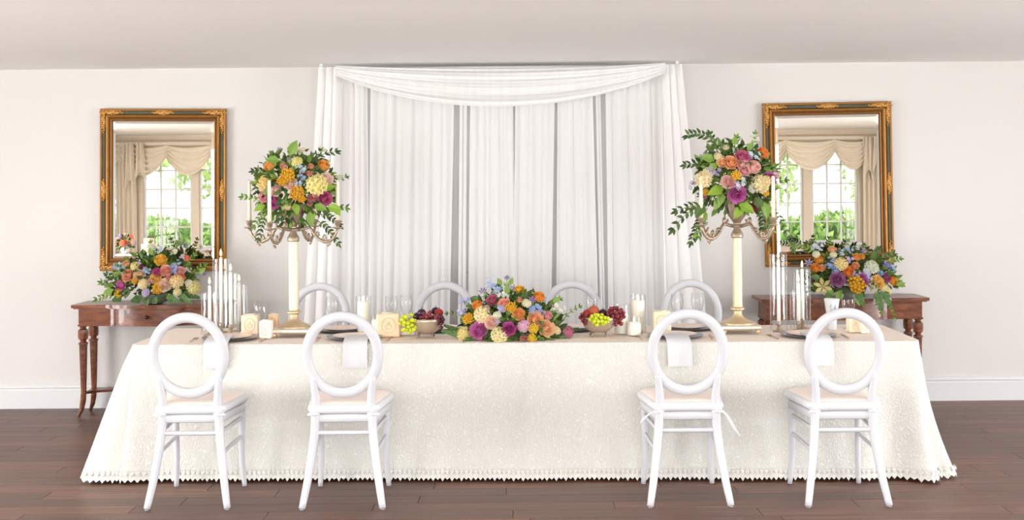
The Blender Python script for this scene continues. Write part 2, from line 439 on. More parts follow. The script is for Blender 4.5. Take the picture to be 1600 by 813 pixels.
# garden outside those windows
def leafy(name, label, c, r, sc, n, m, group, cat):
    root = thing(name, label, cat, (c[0], c[1], -.1), 0, group)
    tr = MB(); tr.tube([(0,0,0), (.03,0,(c[2]+.1)*.5), (0,.02,c[2]+.1)], [.09,.07,.03], 7); tr.build('trunk', mat('bark', (96, 78, 60), .9), root, True)
    b = MB(); rg = random.Random(hash(label) % 999 if False else int(c[0]*31+c[1]*7+500))
    for _ in range(n):
        d = Vector((rg.gauss(0,1), rg.gauss(0,1), rg.gauss(0,1))).normalized() * (rg.random() ** .4)
        p = Vector((d.x*r*sc[0], d.y*r*sc[1], c[2]+.1+d.z*r*sc[2]))
        q = Euler((rg.random()*6, rg.random()*6, rg.random()*6)).to_matrix(); s = .07 + rg.random()*.06
        b.add([p + q @ Vector(v)*s for v in ((-1,0,0),(0,.45,.1),(1,0,0),(0,-.45,.1))], [(0,1,2,3)])
    k = b.build('foliage', m, root); k['kind'] = 'stuff'
    return root
M_tree = mat('garden_leaf', (208, 228, 166), .6, rnd=.12)
M_hedge = mat('hedge_leaf', (168, 206, 120), .6, rnd=.15)
struct(MB().box((-30, -30, -.4), (30, YF-T, -.2)).build('ground_lawn', mat('lawn', (140, 170, 90), .9, var=.2, vscale=3)))
for k, (x, y, z, r, lb) in enumerate(((-8.6,-6.5,2.1,1.2,'pale green tree outside, left edge of left mirror'), (-6.2,-7.6,2.9,1.5,'tall pale tree outside the left mirrored window'),
        (4.6,-6.2,2.0,1.2,'leafy tree outside the right mirrored window'), (8.0,-6.8,2.3,1.4,'leafy tree outside, right edge of right mirror'))):
    leafy('garden_tree', lb, (x, y, z), r, (1,1,1), 1500, M_tree, 'garden trees', 'tree')
for x, lb in ((-7.2, 'low clipped hedge outside the left mirrored window'), (6.6, 'low clipped hedge outside the right mirrored window')):
    leafy('hedge', lb, (x, -4.6, .55), .62, (3.6,.8,1), 4200, M_hedge, 'hedges', 'hedge')

# ------------------------------------------------------------------ french door behind the sheers
def french_door():
    d = 9.05
    x0, x1 = P(562, 300, d).x, P(958, 300, d).x
    zt = P(760, 190, d).z
    fr = MB(); t = .07
    fr.box((x0-t, YB-.035, 0), (x0, YB-.001, zt+t)); fr.box((x1, YB-.035, 0), (x1+t, YB-.001, zt+t)); fr.box((x0, YB-.035, zt), (x1, YB-.001, zt+t))
    root = struct(fr.build('door_1', M_trim))
    n = 2; wd = (x1-x0)/n; rows = 6; zg0, zg1 = .28, P(760, 216, d).z; cols = 3
    for k in range(n):
        a, b = x0+k*wd+.003, x0+(k+1)*wd-.003; st = .085
        lf = MB()
        lf.box((a, YB-.03, .01), (a+st, YB-.001, zt-.003)); lf.box((b-st, YB-.03, .01), (b, YB-.001, zt-.003))
        lf.box((a+st, YB-.03, .01), (b-st, YB-.001, zg0)); lf.box((a+st, YB-.03, zg1), (b-st, YB-.001, zt-.003))
        pw = (b-a-2*st)/cols; ph = (zg1-zg0)/rows
        for c in range(1, cols): lf.box((a+st+c*pw-.011, YB-.027, zg0), (a+st+c*pw+.011, YB-.001, zg1))
        for r in range(1, rows): lf.box((a+st, YB-.026, zg0+r*ph-.012), (b-st, YB-.001, zg0+r*ph+.012))
        leaf = lf.build('door_leaf', M_trim, root)
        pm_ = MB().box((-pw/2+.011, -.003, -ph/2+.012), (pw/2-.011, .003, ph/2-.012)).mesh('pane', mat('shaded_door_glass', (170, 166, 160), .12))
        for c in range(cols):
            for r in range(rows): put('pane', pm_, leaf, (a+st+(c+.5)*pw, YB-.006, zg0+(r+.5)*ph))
        MB().lathe([(.012,0),(.012,.02),(.02,.03),(.022,.045),(.012,.055)], 12).build('door_knob', M_brass, leaf, True)
        leaf.children[-1].location = ((b-.04) if k == 0 else (a+.04), YB-.03, 1.0); leaf.children[-1].rotation_euler = (R(90), 0, 0)
french_door()

# ------------------------------------------------------------------ sheer backdrop
def drape(name, label, top, bot, d, m, folds, amp, seed, ztop=None, zbot=.03, group='sheer drape panels'):
    """hanging panel: photo columns of its edges at the top and at table height, standing d metres off"""
    xt0, xt1 = P(top[0], 110, d).x, P(top[1], 110, d).x
    xb0, xb1 = P(bot[0], 440, d).x, P(bot[1], 440, d).x
    zt = ztop if ztop else ZC-.03; z44 = P(800, 440, d).z
    rg = random.Random(seed); nu = folds*8+1; nv = 16
    ph = [rg.random()*6.28 for _ in range(4)]; ks = [folds, folds*.53, folds*1.61]
    warp = [rg.uniform(-.35, .35) for _ in range(3)]
    b = MB()
    def fn(i, j):
        u = i/(nu-1); v = j/(nv-1); z = zt + (zbot-zt)*v
        t = (zt - z)/(zt - z44)
        a = xt0+(xb0-xt0)*t; c = xt1+(xb1-xt1)*t
        uu = u + .02*math.sin(u*9+ph[3]+v*1.5)*v
        ww = 1+.3*v
        y = amp*ww*(math.sin(2*PI*ks[0]*u+ph[0]+warp[0]*v) + .6*math.sin(2*PI*ks[1]*u+ph[1]+warp[1]*3*v) + .35*math.sin(2*PI*ks[2]*u+ph[2]+warp[2]*3*v))
        x = a+(c-a)*uu + .5*amp*math.cos(2*PI*ks[0]*u+ph[0])*ww
        return (x, d+y, z)
    b.grid(nu, nv, fn)
    return tag(b.build(name, m, None, True), label, 'drape', group)
zrod = 2.49
rod = MB(); rod.tube([(P(502,105,8.86).x, 8.86, zrod), (P(1058,98,8.86).x, 8.86, zrod)], .014, 10)
ro = rod.build('drape_rod', M_trim, None, True); tag(ro, 'thin white crossbar holding the sheer backdrop at the ceiling', 'rod')
for sx in (502, 1058):
    MB().box((P(sx,100,8.86).x-.012, 8.85, zrod), (P(sx,100,8.86).x+.012, 8.87, ZC)).build('bracket', M_trim, ro)
drape('sheer_drape', 'thin full-width sheer lining hanging right in front of the french door', (505, 1058), (500, 1068), 8.94, M_sheer2, 22, .0045, 3, zrod)
for args in (
    ('sheer drape panel beside the dense far-left gathers of the backdrop', (528, 574), (520, 578), 8, 11),
    ('wide sheer drape panel left of the backdrop\'s left grey gap', (580, 711), (575, 706), 15, 12),
    ('narrow sheer strip hanging in the left grey gap of the backdrop', (719, 730), (716, 728), 3, 13),
    ('wide sheer drape panel left of the backdrop centre line', (735, 800), (731, 806), 10, 14),
    ('wide sheer drape panel right of the backdrop centre line', (806, 868), (803, 862), 9, 19),
    ('sheer drape panel left of the backdrop\'s right grey gap', (871, 924), (868, 934), 8, 15),
    ('narrow sheer strip hanging in the right grey gap of the backdrop', (930, 938), (937, 945), 2, 16),
    ('sheer drape panel beside the dense far-right gathers of the backdrop', (946, 1032), (950, 1040), 12, 17)):
    drape('sheer_drape', args[0], args[1], args[2], 8.86, M_sheer, max(2, int(args[3]*.65)), .0052, args[4], zrod)
drape('sheer_drape', 'dense white gathered drape at the far left of the backdrop', (497, 530), (476, 524), 8.80, M_sheerd, 3, .012, 21)
drape('sheer_drape', 'dense white gathered drape at the far right of the backdrop', (1031, 1064), (1036, 1096), 8.80, M_sheerd, 3, .012, 22)
def top_swag():
    d = 8.72; b = MB(); nu, nv = 60, 44
    xa, xb = P(524, 110, d).x, P(1040, 104, d).x
    def fn(i, j):
        u = i/(nu-1); v = j/(nv-1); s = 1-(2*u-1)**2
        zt_ = 2.505 - .035*s; zb_ = 2.435 - .235*s**.9
        z = zt_ + (zb_-zt_)*v
        y = d + .015 - (.035+.05*s)*math.sin(PI*min(1, v*1.0)) + .010*math.sin(v*7*PI + u*2.2)*(.4+.6*s) + .005*math.sin(v*17*PI - u*3)
        return (xa+(xb-xa)*u, y, z)
    b.grid(nu, nv, fn)
    tag(b.build('sheer_swag', M_sheerd, None, True), 'white sheer swag draped in a shallow curve across the backdrop top', 'swag')
top_swag()

# ------------------------------------------------------------------ gilt mirrors
def gilt_mirror(label, c0, c1, rot, tilt):
    """c0, c1: photo corners top left and bottom right"""
    d = YB - .04
    a, b = P(*c0, d), P(*c1, d)
    Wd, Ht = b.x-a.x, a.z-b.z; ctr = (a+b)/2
    root = thing('gilt_mirror', label, 'mirror', (ctr.x, YB-.012, ctr.z))
    root.rotation_euler = (tilt, rot, 0)
    # swept frame profile: (inset from the outer edge, depth in front of the wall)
    pr = [(0, 0), (0, .03), (.006, .038), (.014, .036), (.017, .03), (.040, .026), (.044, .034), (.050, .044), (.060, .047), (.066, .04), (.070, .03), (.076, .03), (.080, .034), (.088, .03), (.092, .016)]
    def ringpts(ins, dep): 
        x, z = Wd/2-ins, Ht/2-ins
        return [(-x, -dep, -z), (x, -dep, -z), (x, -dep, z), (-x, -dep, z)]
    fr = MB(); vs = []; fs = []
    for p in pr: vs += ringpts(*p)
    for k in range(len(pr)-1):
        for i in range(4): j = (i+1) % 4; fs.append((k*4+i, k*4+j, (k+1)*4+j, (k+1)*4+i))
    fo = fr.add(vs, fs).build('frame', M_gold, root)
    fo.data.materials.append(M_green); fo.data.materials.append(mat('dark_gilt_groove', (84, 54, 26), .5, .3))
    for k in range(len(pr)-1):
        for i in range(4): fo.data.polygons[k*4+i].material_index = 1 if k == 4 else (2 if k in (3, 5, 10, 13) else 0)
    # dark green inset strips between ornaments
    for sgn in (-1, 1):
        for h in (-1, 1):
            z0, z1 = .09, Ht/2-.18
            b_ = MB().box((-.0105, -.0335, 0), (.0105, -.02, z1-z0)); o = b_.build('inset_strip', M_green, root)
            o.location = (sgn*(Wd/2-.0285), 0, h*z0 if h > 0 else -z1)
            x0, x1 = .08, Wd/2-.15
            b_ = MB().box((0, -.0335, -.0105), (x1-x0, -.02, .0105)); o = b_.build('inset_strip', M_green, root)
            o.location = (x0 if h > 0 else -x1, 0, sgn*(Ht/2-.0285))
    # carved leaf ornaments at the corners and the middle of each side
    def orn(L, wdt):
        b = MB(); n = 5
        for k in range(-n, n+1):
            t = k/n; r = wdt*(1-.55*abs(t))
            b.ball((t*L, -.036, .004*math.sin(k*2)), r*.55, 8, 5, (1.25, .55, 1))
            b.ball((t*L+.006, -.038, r*.55), r*.32, 6, 4, (1.3, .6, .8)); b.ball((t*L+.006, -.038, -r*.55), r*.32, 6, 4, (1.3, .6, .8))
        return b.mesh('ornament', M_gold2, True)
    om = orn(.075, .026)
    for sgn in (-1, 1):
        put('ornament', om, root, (0, 0, sgn*(Ht/2-.028))); put('ornament', om, root, (sgn*(Wd/2-.028), 0, 0), (0, R(90), 0))
    cm = orn(.085, .024)
    for sx in (-1, 1):
        for sz in (-1, 1):
            put('corner_ornament', cm, root, (sx*(Wd/2-.085), 0, sz*(Ht/2-.028))); put('corner_ornament', cm, root, (sx*(Wd/2-.028), 0, sz*(Ht/2-.09)), (0, R(90), 0))
    # bevelled glass
    x, z = Wd/2-.09, Ht/2-.09; e = .022
    g = MB().add([(-x+e, -.016, -z+e), (x-e, -.016, -z+e), (x-e, -.016, z-e), (-x+e, -.016, z-e)], [(0,1,2,3)]).build('mirror_glass', M_mirror, root)
    q = [(-x,-.0145,-z),(x,-.0145,-z),(x,-.0145,z),(-x,-.0145,z),(-x+e,-.016,-z+e),(x-e,-.016,-z+e),(x-e,-.016,z-e),(-x+e,-.016,z-e)]
    MB().add(q, [(0,1,5,4),(1,2,6,5),(2,3,7,6),(3,0,4,7)]).build('bevel', M_mirror, g)
    MB().box((-Wd/2+.01, -.012, -Ht/2+.01), (Wd/2-.01, -.002, Ht/2-.01)).build('backing', mat('mirror_back', (90, 70, 50), .8), root)
gilt_mirror('gilt framed mirror hanging above the left console table', (155, 171), (354, 423), R(.6), 0)
gilt_mirror('gilt framed mirror hanging above the right console table', (1193, 161), (1396, 415), R(-.6), 0)

# ------------------------------------------------------------------ console tables
def wood_detail(m):
    nt = m.node_tree; b = nt.nodes['Principled BSDF']; N = nt.nodes.new; L = nt.links.new
    tc = N('ShaderNodeTexCoord'); mp = N('ShaderNodeMapping'); mp.inputs['Scale'].default_value = (2, 9, 9)
    n = N('ShaderNodeTexNoise'); n.inputs['Scale'].default_value = 3; n.inputs['Detail'].default_value = 6; n.inputs['Distortion'].default_value = 1.2
    L(tc.outputs['Object'], mp.inputs[0]); L(mp.outputs[0], n.inputs['Vector'])
    cr = N('ShaderNodeValToRGB'); cr.color_ramp.elements[0].position = .3; cr.color_ramp.elements[0].color = (*lin((78, 38, 22)), 1)
    cr.color_ramp.elements[1].position = .72; cr.color_ramp.elements[1].color = (*lin((146, 84, 50)), 1)
    L(n.outputs[0], cr.inputs[0]); L(cr.outputs[0], b.inputs['Base Color'])
wood_detail(M_wood)
def console(label, xc, Wd):
    D0, D1 = -.21, .19          # local: front edge at -y
    yc = YB - .05 - D1; H = .805
    root = thing('console_table', label, 'console table', (xc, yc, 0))
    def outline(ins, n=40):
        """bow-fronted outline, counter-clockwise"""
        hw = Wd/2-ins; pts = [(hw, D1-ins), (-hw, D1-ins)]
        for k in range(n+1):
            u = -1+2*k/n; x = u*hw; bow = 0
            if abs(u) < .52: bow = .055*(1-(u/.52)**2)**.8
            pts.append((x, D0+.05+ins-bow))
        return pts
    def slab(name, ins, z0, z1, m=M_wood):
        p = outline(ins); n = len(p)
        return MB().add([(x,y,z0) for x,y in p]+[(x,y,z1) for x,y in p], [tuple(range(n))[::-1], tuple(range(n, 2*n))]+[(i,(i+1)%n,n+(i+1)%n,n+i) for i in range(n)]).build(name, m, root)
    slab('table_top', 0, H-.022, H); slab('top_moulding', .012, H-.03, H-.022); slab('apron', .04, H-.145, H-.03); slab('apron_bead', .034, H-.155, H-.145)
    # drawer front with knob, following the bow
    hw = Wd/2-.04; dr = MB(); n = 24
    def dfn(u, off): 
        bow = .055*(1-min(1,abs(u)/.52)**2)**.8 if abs(u) < .52 else 0
        return (u*hw, D0+.05+.04-bow-off)
    vs = []
    for k in range(n+1):
        u = -.5+1.0*k/n; x, y = dfn(u, .006); x2, y2 = dfn(u, -.002)
        vs += [(x,y,H-.137),(x,y,H-.04),(x2,y2,H-.137),(x2,y2,H-.04)]
    fs = []
    for k in range(n): a = k*4; fs += [(a,a+4,a+5,a+1),(a+1,a+5,a+7,a+3),(a,a+2,a+6,a+4)]
    fs += [(0,1,3,2),(n*4,n*4+2,n*4+3,n*4+1)]
    dw = dr.add(vs, fs).build('drawer', M_wood, root)
    kb = MB().lathe([(.005,0),(.005,.008),(.013,.014),(.014,.02),(.008,.027)], 12).build('knob', mat('dark_bronze', (64, 46, 34), .4, .6), dw, True)
    kb.location = (0, dfn(0, .006)[1], H-.088); kb.rotation_euler = (R(90), 0, 0)
    # turned square-tapered legs with a sabre foot
    q = PI/4; s2 = 1.414/2
    def leg(sx, sy):
        b = MB()
        blk = [(.052*s2,H-.155),(.052*s2,H-.165)]
        prof = [(.030,.66),(.030,.645),(.021,.638),(.021,.63),(.033,.622),(.036,.60),(.036,.575),(.033,.555),(.021,.545),(.021,.536),(.033,.528),(.034,.515)]
        b.lathe([(r, z) for r, z in prof[::-1]], sq=8, rot=PI/8)
        pts = [(0,0,.52),(0,0,.3),(0,0,.17),(sx*.004,sy*.002,.11),(sx*.014,sy*.007,.05),(sx*.034,sy*.016,0)]
        b.tube(pts, [.030,.024,.020,.021,.017,.011], 8)
        return b.build('leg', M_wood, root, True, 35)
    lx, ly0, ly1 = Wd/2-.062, D0+.118, D1-.065
    for sx in (-1, 1):
        for sy, yy in ((-1, ly0), (1, ly1)):
            o = leg(sx, sy); o.location = (sx*lx, yy, 0)
    # low shelf with a concave front edge
    b = MB(); n = 24; vs = []
    for z in (.155, .172):
        for k in range(n+1):
            u = -1+2*k/n; vs.append((u*lx, ly0+.16*(1-u*u)**.6, z))
        for k in range(n+1):
            u = 1-2*k/n; vs.append((u*lx, ly1, z))
    m_ = 2*(n+1)
    b.add(vs, [tuple(range(m_))[::-1], tuple(range(m_, 2*m_))]+[(i,(i+1)%m_,m_+(i+1)%m_,m_+i) for i in range(m_)]).build('shelf', M_wood, root)
    return root
console('dark mahogany console table under the left gilt mirror', P(231, 466, 8.68).x, 1.10)
console('dark mahogany console table under the right gilt mirror', P(1321, 458, 8.68).x, 1.20)

# ------------------------------------------------------------------ banquet table with lace cloth
TZ = .752
TX, TY, TH, TD = .06, 7.12, 2.182, .395
TR = R(-1.6)
tbl = thing('banquet_table', 'long banquet table hidden under the ivory lace cloth', 'table', (TX, TY, 0), TR)
MB().bbox((-TH+.01, -TD+.01, TZ-.04), (TH-.01, TD-.01, TZ-.008), .006).build('table_top', mat('plywood', (190, 160, 120), .7), tbl)
for sx in (-1, 0, 1):
    for sy in (-1, 1):
        MB().tube([(sx*(TH-.3), sy*(TD-.08), 0), (sx*(TH-.3), sy*(TD-.08), TZ-.04)], .016, 8).build('leg', mat('steel_leg', (120, 120, 122), .4, .7), tbl, True)
def cloth():
    root = thing('lace_tablecloth', 'ivory lace tablecloth draped to the floor over the long table', 'tablecloth', (TX, TY, 0), TR)
    # rounded-rectangle perimeter
    r = .035; pts = []; nrm = []
    def seg(a, b, n, nn):
        for k in range(n): t = k/n; pts.append((a[0]+(b[0]-a[0])*t, a[1]+(b[1]-a[1])*t)); nrm.append(nn)
    def arc(c, a0, n):
        for k in range(n):
            a = a0 + PI/2*k/n; pts.append((c[0]+r*math.cos(a), c[1]+r*math.sin(a))); nrm.append((math.cos(a), math.sin(a)))
    X, Y = TH, TD
    seg((-X+r,-Y), (X-r,-Y), 330, (0,-1)); arc((X-r,-Y+r), -PI/2, 26)
    seg((X,-Y+r), (X,Y-r), 70, (1,0)); arc((X-r,Y-r), 0, 26)
    seg((X-r,Y), (-X+r,Y), 220, (0,1)); arc((-X+r,Y-r), PI/2, 26)
    seg((-X,Y-r), (-X,-Y+r), 70, (-1,0)); arc((-X+r,-Y+r), PI, 26)
    n = len(pts); nv = 24
    def pos(i, v):
        x, y = pts[i]; nx, ny = nrm[i]
        # how close to a corner (0..1), how far out along the ends
        cx = max(0, 1-abs(X-abs(x))/.42) if abs(ny) > .5 else 1
        end = abs(nx)
        left = x < 0
        fl = .035 + (.13 if left else .03)*end + .045*cx
        fold = .006*math.sin(x*11+1)+.007*math.sin(x*4.1+2)
        corner = (.026 if left else .07)*cx*math.sin(i*(.22 if left else .27)+(1.2 if left else .4))
        if ny < -.5: fl += .02
        s = v**(.95 if left else 2.0)
        off = fl*s + (fold*(1-end)+corner)*v**1.5 + .012*min(1, v*6)
        ox = nx*off; oy = ny*off*(.75)
        # corners swing sideways as the cloth's corner hangs there
        if abs(ny) > .5: ox += (1 if x > 0 else -1)*cx**2*(.07 if left else .06)*s
        z = (TZ+.004)*(1-v) + .028*v
        if v < .02: z = TZ+.004
        return (x+ox, y+oy, z)
    vv = [0, .008, .02] + [.02+.98*(k/(nv-3)) for k in range(1, nv-2)]
    b = MB(); b.grid(n, len(vv), lambda i, j: pos(i, vv[j]), True)
    b.f = [f[::-1] for f in b.f]
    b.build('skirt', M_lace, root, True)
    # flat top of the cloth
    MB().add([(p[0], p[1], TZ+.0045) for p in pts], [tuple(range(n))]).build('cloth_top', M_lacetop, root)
    # scalloped picot edging along the hem
    e = MB()
    for i in range(0, n, 2):
        a = Vector(pos(i, 1)); c = Vector(pos((i+2) % n, 1)); m_ = (a+c)/2; o = Vector((nrm[i][0], nrm[i][1], 0)); up = Vector((0,0,1))
        dn = .019 + .005*math.sin(i*1.7)
        e.add([a+up*.012, a+o*.006-up*.004, m_+o*.010-up*dn, c+o*.006-up*.004, c+up*.012], [(0,1,2,3,4)])
        e.add([a+o*.004+up*.034, m_+o*.012+up*.012, c+o*.004+up*.034, m_+o*.004+up*.046], [(0,1,2,3)])
    h = e.build('hem_edging', M_lace, root); h['kind'] = 'stuff'
cloth()
TOP = TZ + .006
def on_table(px, d):
    """spot on the table top at photo column px, d metres off"""
    p = P(px, 520, d); return Vector((p.x, d, TOP))

# ------------------------------------------------------------------ chairs
def make_chair():
    root = thing('dining_chair', 'x', 'chair', group='white oval-back chairs')
    # legs
    def tube(name, pts, rad, flat=1, par=root, m=M_wchair): 
        b = MB(); P_ = [Vector(p) for p in pts]; out = []; rr = []
        for k in range(len(P_)-1):                      # Catmull-Rom resample
            p0, p1, p2, p3 = P_[max(k-1,0)], P_[k], P_[k+1], P_[min(k+2,len(P_)-1)]
            for q in range(4):
                t = q/4; out.append(.5*((2*p1)+(p2-p0)*t+(2*p0-5*p1+4*p2-p3)*t*t+(3*p1-p0-3*p2+p3)*t**3)); rr.append(rad[k]+(rad[k+1]-rad[k])*t)
        out.append(P_[-1]); rr.append(rad[-1])
        b.tube(out, rr, 10, flat=flat); return b.build(name, m, par, True)
    for s in (-1, 1):
        tube('leg', [(s*.203,-.275,.006),(s*.176,-.232,.16),(s*.152,-.198,.34),(s*.144,-.19,.46),(s*.142,-.197,.56),(s*.152,-.213,.66)], [.017,.021,.023,.024,.022,.018])
        tube('leg', [(s*.186,.205,.004),(s*.176,.185,.16),(s*.178,.178,.32),(s*.18,.175,.44)], [.013,.016,.019,.021])
        MB().lathe([(.012,0),(.012,.007)], 10, (s*.203,-.275,0)).build('foot_glide', mat('grey_glide', (150,150,150), .5), root)
    # oval back ring
    tl = R(7); ctr = Vector((0, -.222, .772)); pts = []
    for k in range(56):
        a = 2*PI*k/56; x = .181*math.cos(a); h = .198*math.sin(a)
        pts.append(ctr + Vector((x, -h*math.sin(tl), h*math.cos(tl))))
    MB().tube(pts, .0265, 10, True, .62, (0, 1, 0)).build('back_ring', M_wchair, root, True)
    # seat frame: rounded trapezoid
    def plan(ins, n=7):
        c = [(-.172+ins,-.205+ins,.04),(.172-ins,-.205+ins,.04),(.208-ins,.2-ins,.06),(-.208+ins,.2-ins,.06)]; out = []
        for (x,y,r),a0 in zip(c, (PI, 1.5*PI, 0, .5*PI)):
            sx = 1 if x < 0 else -1; sy = 1 if y < 0 else -1
            for k in range(n): a = a0+PI/2*k/(n-1); out.append((x+sx*r+r*math.cos(a), y+sy*r+r*math.sin(a)))
        return out
    def pad(name, levels, m, par=root, smooth=True, crown=0):
        vs = []; k = 0
        for ins, z in levels: p = plan(ins); vs += [(x,y,z) for x,y in p]; n = len(p)
        fs = [tuple(range(n))[::-1]]
        for L_ in range(len(levels)-1):
            for i in range(n): j = (i+1)%n; fs.append((L_*n+i,L_*n+j,(L_+1)*n+j,(L_+1)*n+i))
        fs.append(tuple((len(levels)-1)*n+i for i in range(n)))
        return MB().add(vs, fs).build(name, m, par, smooth, 50)
    pad('seat_frame', [(.006,.425),(0,.431),(0,.46),(.006,.466)], M_wchair)
    cu = pad('cushion', [(.012,.4665),(-.006,.475),(-.014,.492),(-.010,.508),(.002,.516)], M_cushw)
    pad('cushion_top', [(.004,.5165),(.014,.524),(.05,.533),(.10,.537)], M_cush, cu)
    for s in (-1, 1):                                      # bows tying the cushion to the posts
        b = MB(); b.tube([(s*.15,-.19,.474),(s*.172,-.2,.472),(s*.178,-.212,.468),(s*.15,-.222,.468),(s*.125,-.2,.47)], .006, 6, flat=1.6)
        b.build('tie', M_cushw, cu, True)
    # stretchers
    tube('stretcher', [(-.152,-.197,.372),(0,-.198,.372),(.152,-.197,.372)], [.0125]*3)
    for s in (-1, 1):
        tube('stretcher', [(s*.154,-.2,.375),(s*.166,0,.378),(s*.179,.177,.38)], [.011]*3)
        tube('stretcher', [(s*.164,-.212,.27),(s*.17,0,.275),(s*.177,.18,.28)], [.011]*3)
    return root
chair0 = make_chair()
chairs = [  # x, y, rot, label
    (-1.655, 6.415, 0, 'white oval-back chair in front of the table, leftmost of the near row'),
    (-.868, 6.395, 0, 'white oval-back chair in front of the table, second from left in near row'),
    (.884, 6.385, 0, 'white oval-back chair with a loose dangling ribbon, before the table'),
    (1.672, 6.36, 0, 'white oval-back chair in front of the table, rightmost of the near row'),
    (P(499,480,8.08).x, 7.86, PI, 'white oval-back chair behind the table by the left candelabra'),
    (P(695,480,8.08).x, 7.86, PI, 'white oval-back chair behind the table, just left of the central flowers'),
    (P(894,480,8.08).x, 7.86, PI, 'white oval-back chair behind the table, just right of the central flowers'),
    (P(1080,480,8.08).x, 7.86, PI, 'white oval-back chair behind the table by the right candelabra')]
for i, (x, y, rz, lb) in enumerate(chairs):
    c = chair0 if i == 0 else copy_tree(chair0)
    c.location = (x, y, 0); c.rotation_euler = (0, 0, rz); c['label'] = lb
    if i == 2:
        cu = [k for k in c.children if k.name.startswith('cushion')][0]
        b = MB(); pts = [(.16,-.21,.47),(.185,-.225,.462),(.20,-.23,.44),(.222,-.235,.40),(.255,-.235,.345)]
        b.tube(pts, [.004,.006,.007,.007,.005], 6, flat=.4); b.build('ribbon', M_cushw, cu, True)
        b = MB(); b.tube([(-.165,-.21,.47),(-.2,-.225,.46),(-.235,-.23,.43),(-.24,-.23,.415)], .005, 6, flat=.5); b.build('ribbon', M_cushw, cu, True)

# ------------------------------------------------------------------ flower meshes (unit radius, facing +Z)
def petal(b, az, w_, Rk, Hk, z0, curl, nu=5, nv=5, point=0):
    def fn(i, j):
        u = -1+2*i/(nu-1); v = j/(nv-1)
        wd = w_*math.sin(PI*(.12+.70*v))*(1-point*v**2)
        r = Rk*(v**.7) + curl*.18*v**4; z = z0 + Hk*v**1.2 - curl*.25*v**5 - .07*u*u*v
        a = az + u*wd; r *= 1-.06*u*u
        return (r*math.cos(a), r*math.sin(a), z)
    b.grid(nu, nv, fn)
def globe_petal(b, az, w_, Rk, top, curl, tilt, nu=5, nv=6):
    """petal that bulges out from the base and closes (or rolls back) at its rim"""
    def fn(i, j):
        u = -1+2*i/(nu-1); v = j/(nv-1)
        ph = PI*(.04+(.60 if curl < .5 else .52)*v)
        r = Rk*(.25+.75*math.sin(ph)) + curl*.22*v**4; z = -.45 + (top+.45)*(1-math.cos(ph))/1.45 - curl*.16*v**5 - .05*u*u*v
        wd = w_*(.55+.45*math.sin(PI*(.1+.55*v)))*(1-.18*v**6)
        r *= 1+tilt*u; a = az+u*wd
        return (r*math.cos(a), r*math.sin(a), z-.06*u*u*v**3)
    b.grid(nu, nv, fn)
def rose_mesh(name, rings, curl=1, seed=0):
    rg = random.Random(seed); b = MB()
    b.ball((0,0,.2), .2, 8, 5, (.7,.7,1.6))
    for k, (n, Rk, top, w_) in enumerate(rings):
        for i in range(n):
            globe_petal(b, 2*PI*i/n + k*1.1 + rg.uniform(-.12,.12), w_, Rk*rg.uniform(.95,1.05), top*rg.uniform(.93,1.05), curl*max(0, k/(len(rings)-1)-.25), .10)
    return b
ROSE = rose_mesh('rose', [(3,.2,.62,1.15),(3,.34,.63,1.1),(4,.5,.62,.9),(5,.66,.56,.75),(5,.82,.44,.74),(6,.95,.24,.66)], 1, 1)
RANU = rose_mesh('ranunculus', [(4,.15,.5,.9),(5,.27,.54,.75),(6,.4,.56,.62),(7,.53,.55,.54),(8,.67,.5,.5),(8,.8,.4,.5),(9,.93,.24,.46)], .45, 2)
def floret(b, c, nrm, s, np=5, cup=.25):
    q = nrm.to_track_quat('Z', 'Y').to_matrix(); a0 = random.random()*6
    for i in range(np):
        a = a0+2*PI*i/np; d = Vector((math.cos(a), math.sin(a), 0)); t = Vector((-d.y, d.x, 0)); up = Vector((0,0,1))
        b.add([c+q@(v*s) for v in (d*.08, d*.55+t*.38+up*cup*.6, d*1.0+t*.12+up*cup, d*1.0-t*.12+up*cup, d*.55-t*.38+up*cup*.6)], [(0,1,2,3,4)])
def cluster_mesh(n, s, seed):
    random.seed(seed); b = MB(); b.ball((0,0,-.12), .62, 10, 6, (1,1,.8))
    for i in range(n):
        z = 1-(i+.5)/n*1.0; a = i*2.399; r = math.sqrt(max(0,1-z*z)); d = Vector((r*math.cos(a), r*math.sin(a), z*.7))
        floret(b, d*random.uniform(.72,.95), (d+Vector((0,0,.3))).normalized(), s, 5)
    return b
def ball_mesh(n, s, seed):
    random.seed(seed); b = MB(); b.ball((0,0,-.2), .8, 10, 6, (1,1,.75))
    for i in range(n):
        z = 1-(i+.5)/n*1.0; a = i*2.399; r = math.sqrt(max(0,1-z*z))
        f = random.uniform(.75, 1.05); b.ball((r*math.cos(a)*f, r*math.sin(a)*f, z*.6*f), s*random.uniform(.8,1.2), 6, 4, (1,1,.8))
    return b
def star_mesh(n):
    b = MB()
    for i in range(n):
        a = 2*PI*i/n; d = Vector((math.cos(a), math.sin(a), 0)); t = Vector((-d.y, d.x, 0)); up = Vector((0,0,1))
        b.add([d*.1, d*.5+t*.2+up*.12, d*1.0+up*.3, d*.5-t*.2+up*.12, d*.5+up*.06], [(0,4,1),(1,4,2),(2,4,3),(3,4,0)])
    b.ball((0,0,.08), .14, 6, 4)
    return b
def spray_mesh(n, seed):
    random.seed(seed); b = MB()
    for i in range(n):
        a = random.random()*6.28; r = random.random()**.5*.8
        c = Vector((r*math.cos(a), r*math.sin(a), random.uniform(-.25,.3)))
        floret(b, c, Vector((random.uniform(-.6,.6), random.uniform(-.6,.6), 1)).normalized(), random.uniform(.28,.4), 5, .2)
    return b
def lily_mesh():
    b = MB()
    for i in range(6): petal(b, 2*PI*i/6, .5, .95, .45, -.3, 1, 5, 6, .55)
    return b
